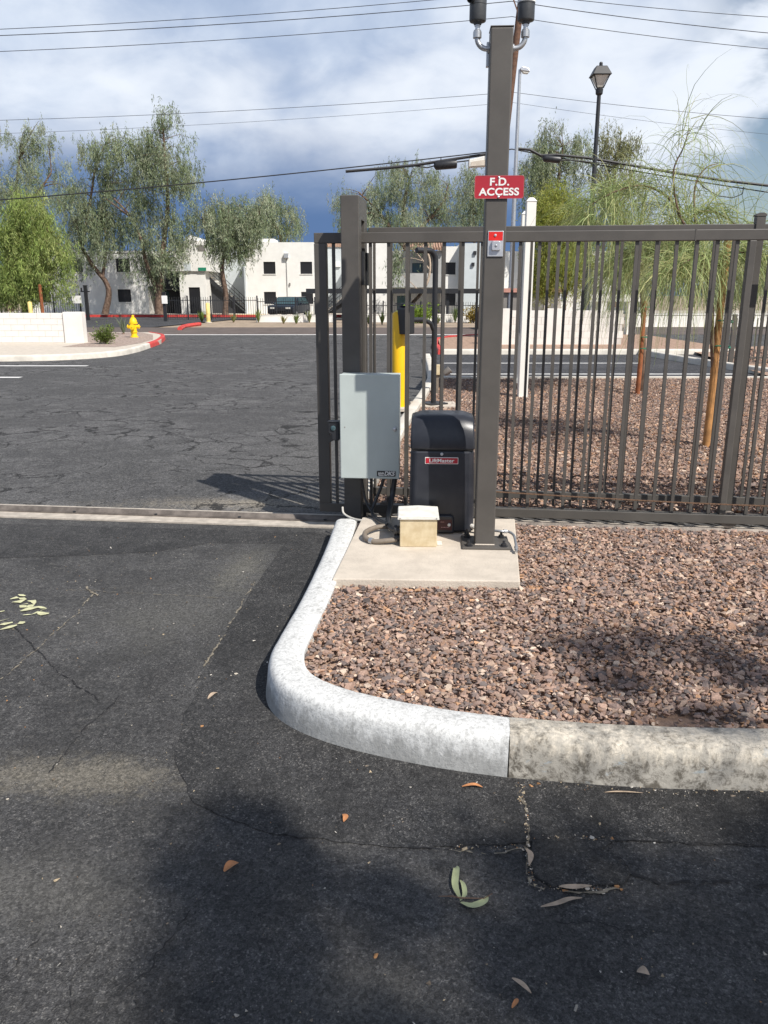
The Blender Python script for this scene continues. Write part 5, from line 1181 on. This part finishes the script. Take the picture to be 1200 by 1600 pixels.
# ------------------------------------------------------------------ right background: white wall and low structure
YR = 23.8
wa, wb = gp(846, 545, .1).x, gp(1000, 545, .1).x; zr_ = at(900, 485, YR).z
wr = thing('block_wall', (wa, YR, .10), 'white block wall behind the parking bay, right of the two-post sign', 'wall')
nk = int((wb-wa+1.1)/.4); hR = zr_-.1; rows = 5; rh = hR/rows
obj('core', MB().box(-1.1, wb-wa, .012, .19, -.1, hR-.005), M['joint'], wr)
bl = None
for r_ in range(rows):
    for k in range(nk):
        x = -1.1+.2+.4*k+(.2 if r_ % 2 else 0)
        if x > wb-wa-.15: continue
        if bl is None: o = obj('block', MB().box(-.196, .196, 0, .2, .003, rh-.003), M['block'], wr); bl = o.data
        else: o = obj('block', bl, None, wr)
        o.location = (x, random.uniform(-.001, .001), r_*rh)
for px_ in (884, 800): 
    x = gp(px_, 545, .1).x-wa; obj('pilaster', MB().box(x-.2, x+.2, -.07, .26, -.05, hR+.05), M['block'], wr, bevel=.006)
YS = 36.
pv = thing('trash_enclosure', (at(840,470,YS).x, YS, 0), 'low brown shed with pink roof trim behind the right block wall', 'shed')
w_ = at(925,470,YS).x-at(840,470,YS).x; zt_ = at(880,455,YS).z
obj('wall', MB().box(-1.5, w_-1.4, 0, 3, 0, zt_-.05), M['panel'], pv); obj('roof_trim', MB().box(-1.6, w_-1.3, -.15, 3.1, zt_-.049, zt_+.12), mat('pink_trim', (.48,.24,.19), .8), pv)
for x in (.4, .9): obj('louvre', MB().box(x-.12, x+.12, -.04, -.003, .6, zt_-.3), M['conc_old'], pv)
pg = thing('white_pergola', (at(925,470,30).x, 30, 0), 'white post-and-beam frame above the right block wall', 'frame')
for x in (-.85, .35, 1.45): obj('post', MB().box(x-.16, x+.16, -.16, .16, 0, at(900,460,30).z-.25), M['stucco'], pg)
obj('beam', MB().box(-1.1, 1.75, -.18, .18, at(900,460,30).z-.249, at(900,460,30).z), M['stucco'], pg)
wl2 = thing('planter_wall', (at(995,490,40).x, 40, 0), 'distant low white wall right of the staked trees', 'wall'); obj('wall', MB().box(0, 14, 0, .2, 0, at(1050,492,40).z), M['stucco'], wl2); obj('coping', MB().box(-.02, 14.02, -.03, .23, at(1050,492,40).z+.001, at(1050,492,40).z+.06), M['stucco'], wl2)

# ------------------------------------------------------------------ poles and overhead lines
l0 = gp(912, 541); Yl = 25.; lxp = l0.x; zl_ = at(937, 148, Yl).z
lx_ = at(936, 148, Yl).x
lp_ = thing('lamp_post', (lx_, Yl, .1), 'tall black lamp post with a lantern head right of the sign posts', 'street lamp')
obj('shaft', MB().lathe([(.16,0),(.16,.06),(.13,.10),(.12,2.1),(.085,2.16),(.075,2.3),(.055,zl_-.1)], (0,0,0), 16), M['dark'], lp_, smooth='auto')
lz = zl_-.1; H_ = at(937, 97, Yl).z-.1
obj('collar', MB().lathe([(.056,lz-.02),(.10,lz+.02),(.11,lz+.14),(.07,lz+.17)], (0,0,0), 12), M['dark'], lp_, smooth='auto')
zc0, zc1 = lz+.15, at(937,119,Yl).z-.1
for sx in (-1, 1):
    for sy in (-1, 1): obj('strut', MB().bar((sx*.085,sy*.085,zc0),(sx*.22,sy*.22,zc1), .022), M['dark'], lp_)
obj('diffuser', MB().add([(-.075,-.075,zc0+.03),(.075,-.075,zc0+.03),(.075,.075,zc0+.03),(-.075,.075,zc0+.03),(-.20,-.20,zc1-.01),(.20,-.20,zc1-.01),(.20,.20,zc1-.01),(-.20,.20,zc1-.01)], [(3,2,1,0),(4,5,6,7),(0,1,5,4),(1,2,6,5),(2,3,7,6),(3,0,4,7)]), M['lamp'], lp_)
zh = H_-.12
rf = obj('hood', MB().add([(-.27,-.27,zc1),(.27,-.27,zc1),(.27,.27,zc1),(-.27,.27,zc1),(-.15,-.15,zh),(.15,-.15,zh),(.15,.15,zh),(-.15,.15,zh)], [(3,2,1,0),(4,5,6,7),(0,1,5,4),(1,2,6,5),(2,3,7,6),(3,0,4,7)]), M['dark'], lp_, bevel=.015)
obj('finial', MB().lathe([(.05,zh),(.05,zh+.09),(.035,zh+.12)], (0,0,0), 10), M['dark'], rf)

YP = 38.
pb_ = at(793, 250, YP); upx = pb_.x
up = thing('utility_pole', (upx, YP, -.02), 'brown wooden utility pole rising behind the tall steel post', 'utility pole')
obj('pole', MB().tube([(-1.0,0,0),(-.2,0,7.5),(.42,0,14.6)], [.19,.165,.135], 14), M['wood'], up, smooth='auto')
za = 13.9
arm = obj('crossarm', MB().box(-1.0, 1.8, -.24, -.12, za, za+.12), M['wood'], up)
for s in (-1, 1):
    obj('brace', MB().bar((.38+s*.62,-.14,za+.05),(.33,-.17,za-1.3), .035, .05), M['wood'], up)
    for k in (.65, 1.3): obj('insulator', MB().lathe([(.03,.12),(.055,.15),(.04,.18),(.06,.21),(.03,.25)], (.4+s*k,-.18,za), 10), M['panel'], arm, smooth='auto')
# galvanised street light in front of it
gx = at(804, 300, 36.).x
sl = thing('street_light', (gx, 36., -.02), 'slim galvanised street light pole beside the utility pole', 'street lamp')
zg = at(810, 108, 36.).z
obj('pole', MB().tube([(0,0,0),(0,0,zg*.5),(.02,0,zg)], [.11,.09,.06], 12), M['galv'], sl, smooth='auto')
hd_ = obj('lamp_head', MB().prism([(.0,.02),(.10,.10),(.34,.04),(.42,-.06),(.40,-.10),(.05,-.06)], lambda x, z: (x,-.13,zg+z), lambda x, z: (x,.13,zg+z)), M['alu'], sl, bevel=.03)
obj('lens', MB().prism([(.12,-.09),(.38,-.115),(.34,-.15),(.16,-.13)], lambda x, z: (x,-.11,zg+z), lambda x, z: (x,.11,zg+z)), M['lamp'], hd_)
# white floodlight on a bracket
f0, f1 = at(732, 262, YP-.6), at(762, 246, YP-.6)
fl = thing('floodlight', (f1.x, YP-.6, f0.z), 'white box floodlight left of the tall post above the sign', 'floodlight')
obj('housing', MB().prism([(0,.05),(f0.x-f1.x,.0),(f0.x-f1.x,.30),(0,.48)], lambda x, z: (x,-.2,z), lambda x, z: (x,.2,z)), M['lid'], fl, bevel=.03)
obj('lens', MB().prism([(-.08,.07),(f0.x-f1.x+.08,.03),(f0.x-f1.x+.08,.20),(-.08,.30)], lambda x, z: (x,-.215,z), lambda x, z: (x,-.201,z)), M['conc'], fl)
obj('bracket', MB().bar((0,0,.30),(upx-f1.x,.55,.34), .06), M['galv'], fl)

def wire(label, L_, Pm, R_, r, Y=YP, m='wire', name='overhead_wire', sag=.35):
    a, b, c = at(*L_, Y), at(*Pm, Y), at(*R_, Y)
    def ext(o, e, k): return o+(e-o)*k
    pts = []
    for p, q in ((b, ext(b, a, 1.6)), (b, ext(b, c, 2.2))):
        seg = [p.lerp(q, i/16)-Vector((0,0,sag*4*(i/16)*(1-i/16))) for i in range(17)]
        pts = seg[::-1] if not pts else pts+seg[1:]
    o0 = pts[16]; t = thing(name, o0, label, 'wire', group='overhead lines'); obj('conductor', MB().tube([p-o0 for p in pts], r*.72, 5), M[m], t); return t
wire('topmost thin power line leaving the frame top', (0,32), (800,-12), (1200,12), .018)
wire('second power line just under the topmost', (0,42), (800,2), (1200,37), .022)
wire('third power line reaching the pole by the sensors', (0,67), (800,26), (1200,62), .018)
wire('upper of the two faint wires crossing mid sky', (0,175), (800,144), (1200,172), .013)
wire('lower of the two faint wires crossing mid sky', (0,196), (800,160), (1200,196), .009)
tc_ = wire('thick black telephone cable sloping down to the left trees', (45,300), (800,233), (1200,291), .035, sag=.25)
q0 = tc_.location
def cable_bits(pts, r, n='bundle'): obj(n, MB().tube([at(a, b, YP-.12)-q0 for a, b in pts], r, 6), M['wire'], tc_)
cable_bits([(540,268),(600,263),(650,258),(700,250),(760,241)], .065)
cable_bits([(640,258),(668,262),(690,256),(740,250),(765,243)], .03)
cable_bits([(805,232),(828,234),(845,243),(870,242),(920,247),(985,258),(1060,271),(1130,282),(1200,290)], .06)
cable_bits([(830,236),(858,252),(890,250),(930,254),(985,258)], .03)
cable_bits([(1088,278),(1100,293),(1122,306),(1145,309),(1160,303),(1162,292)], .025)
def closure(a, b, r, label):
    p, q = at(*a, YP-.15), at(*b, YP-.15); t = thing('splice_closure', p, label, 'cable closure', group='cable closures'); d = (q-p)
    M3 = d.normalized().to_track_quat('Z', 'Y').to_matrix(); ln = d.length
    obj('case', MB().lathe([(r*.4,0),(r*.8,.05),(r,.1),(r,ln-.08),(r*.9,ln-.02),(r*.5,ln)], (0,0,0), 14, M3), M['black'], t, smooth='auto'); obj('hanger', MB().bar(d*.3+Vector((0,0,0)), d*.3+Vector((0,0,.28)), .04), M['black'], t)
closure((678,259), (714,256), .19, 'black cylindrical cable closure left of the tall post')
closure((848,247), (876,250), .15, 'smaller black cable closure right of the tall post')

# ------------------------------------------------------------------ leaf litter in front
def leaf_obj(pts, w, m, label, z=.006, name='fallen_leaf', curl=.004, group=None):
    c = smoothpts([gp(a, b, z) for a, b in pts], 5); n = len(c); o0 = c[0].copy(); v = []; f = []
    for i, p in enumerate(c):
        t = i/(n-1); d = (c[min(i+1, n-1)]-c[max(i-1, 0)]).normalized(); s = Vector((d.y,-d.x,0)); ww = w*math.sin(math.pi*min(1, t*.93+.05))**.8/2+.0004
        up_ = Vector((0,0,curl*math.sin(math.pi*t)))
        v += [p-o0+s*ww+up_+Vector((0,0,ww*.5)), p-o0+up_, p-o0-s*ww+up_+Vector((0,0,ww*.25))]
    for i in range(n-1):
        for k in (0, 1): f.append((3*i+k, 3*i+k+1, 3*i+k+4, 3*i+k+3))
    o = obj(name, MB().add(v, f), m, loc=o0, smooth=True, label=label, cat='leaf', group=group); return o
lf = 'fallen eucalyptus leaves'
leaf_obj([(719,1405),(711,1385),(713,1360),(711,1356)], .018, M['gleaf'], 'green sickle leaf pointing up, on the dark foreground asphalt', group=lf)
leaf_obj([(719,1407),(726,1400),(724,1385),(719,1375)], .012, M['gleaf'], 'narrow green leaf tucked beside the upright sickle leaf', group=lf)
leaf_obj([(720,1410),(738,1418),(755,1412),(762,1400)], .022, M['gleaf'], 'curved green leaf lying right of the upright sickle leaf', group=lf)
leaf_obj([(873,1385),(895,1389),(925,1384)], .020, M['dleaf'], 'pale tan leaf below the broken asphalt edge', group=lf)
leaf_obj([(845,1417),(870,1414),(890,1407),(910,1403)], .016, M['dleaf'], 'greyish dry leaf just below the pale tan one', group=lf)
leaf_obj([(822,1326),(829,1338),(827,1352)], .016, M['dleaf'], 'small curled leaf in the sandy seam near the kerb', group=lf)
leaf_obj([(722,1229),(740,1228),(754,1230)], .016, M['oleaf'], 'orange dry leaf before the white kerb', group=lf)
leaf_obj([(350,1362),(362,1355),(373,1348)], .030, M['oleaf'], 'crumpled orange leaf in the shaded asphalt at left', group=lf, curl=.008)
leaf_obj([(536,1272),(540,1278),(537,1284)], .016, M['oleaf'], 'tiny orange leaf scrap alone on the mid asphalt', group=lf)
leaf_obj([(325,1092),(333,1086),(340,1082)], .02, M['dleaf'], 'dry twisted leaf left of the kerb bend', group=lf)
leaf_obj([(945,1238),(970,1239),(1005,1239)], .008, M['dleaf'], 'straw-like leaf along the foot of the bare kerb', group=lf)
leaf_obj([(800,1528),(815,1540),(830,1552)], .013, M['dleaf'], 'ragged pale leaf near the bottom right', group=lf)
leaf_obj([(995,1518),(1005,1521),(1015,1523)], .026, M['dleaf'], 'squarish pale leaf scrap at lower right', group=lf, curl=.006)
leaf_obj([(800,1575),(806,1568),(808,1560)], .010, M['oleaf'], 'small brown curl below the ragged pale leaf', group=lf)
tw = gp(719, 1406, .006); obj('twig', MB().tube([Vector((-.055,.01,.002)), Vector((-.02,.004,.008)), Vector((0,0,.006)), Vector((.06,.0,.004)), Vector((.085,.02,.002))], [.001,.0018,.002,.0015,.001], 6), M['bark'], loc=tw, label='dark twig joining the green leaves on the asphalt', cat='twig')
# crumbs and chips scattered on the apron, denser along seams and kerb foot
n = 1500; P = np.stack([rng.uniform(-2.2, 1.6, n), rng.uniform(.9, 5., n)], 1)
ex = []
for pts in (((808,1226),(820,1265),(826,1305),(823,1350),(835,1385),(900,1393),(975,1388)), ((700,1325),(815,1325)), ((835,1310),(960,1312)), ((520,1165),(700,1208),(806,1222),(1000,1236),(1200,1242))):
    for a, b in zip(pts[:-1], pts[1:]):
        for k in range(45): ex.append(tuple(gp(a[0]+(b[0]-a[0])*rng.random(), a[1]+(b[1]-a[1])*rng.random()+rng.normal()*2.5)[:2]))
P = np.concatenate([P, np.array(ex)]); n = len(P)
ok = ~in_poly(P, [(q.x-.12, q.y-.14) for q in bed_front]) & (P[:, 1] < 4.95) & ~in_poly(P, [(-.49,2.5),(-.2,2.45),(.4,2.25),(3,2.15),(3,5),(-.37,5)])
P = P[ok]; n = len(P); keep_c = STONE_C.copy(); STONE_C = np.array([(.45,.36,.24),(.5,.45,.38),(.38,.20,.09),(.22,.18,.14),(.30,.24,.17),(.16,.13,.10),(.6,.56,.5),(.42,.30,.18)])
obj('litter', rock_mesh('litter', P, np.full(n, .004), np.clip(rng.lognormal(math.log(.0026), .55, n), .001, .011), coarse_h, M['stone'], .4), None, label='scattered sand grains, chips and leaf crumbs on the front asphalt', cat='litter', kind='stuff')
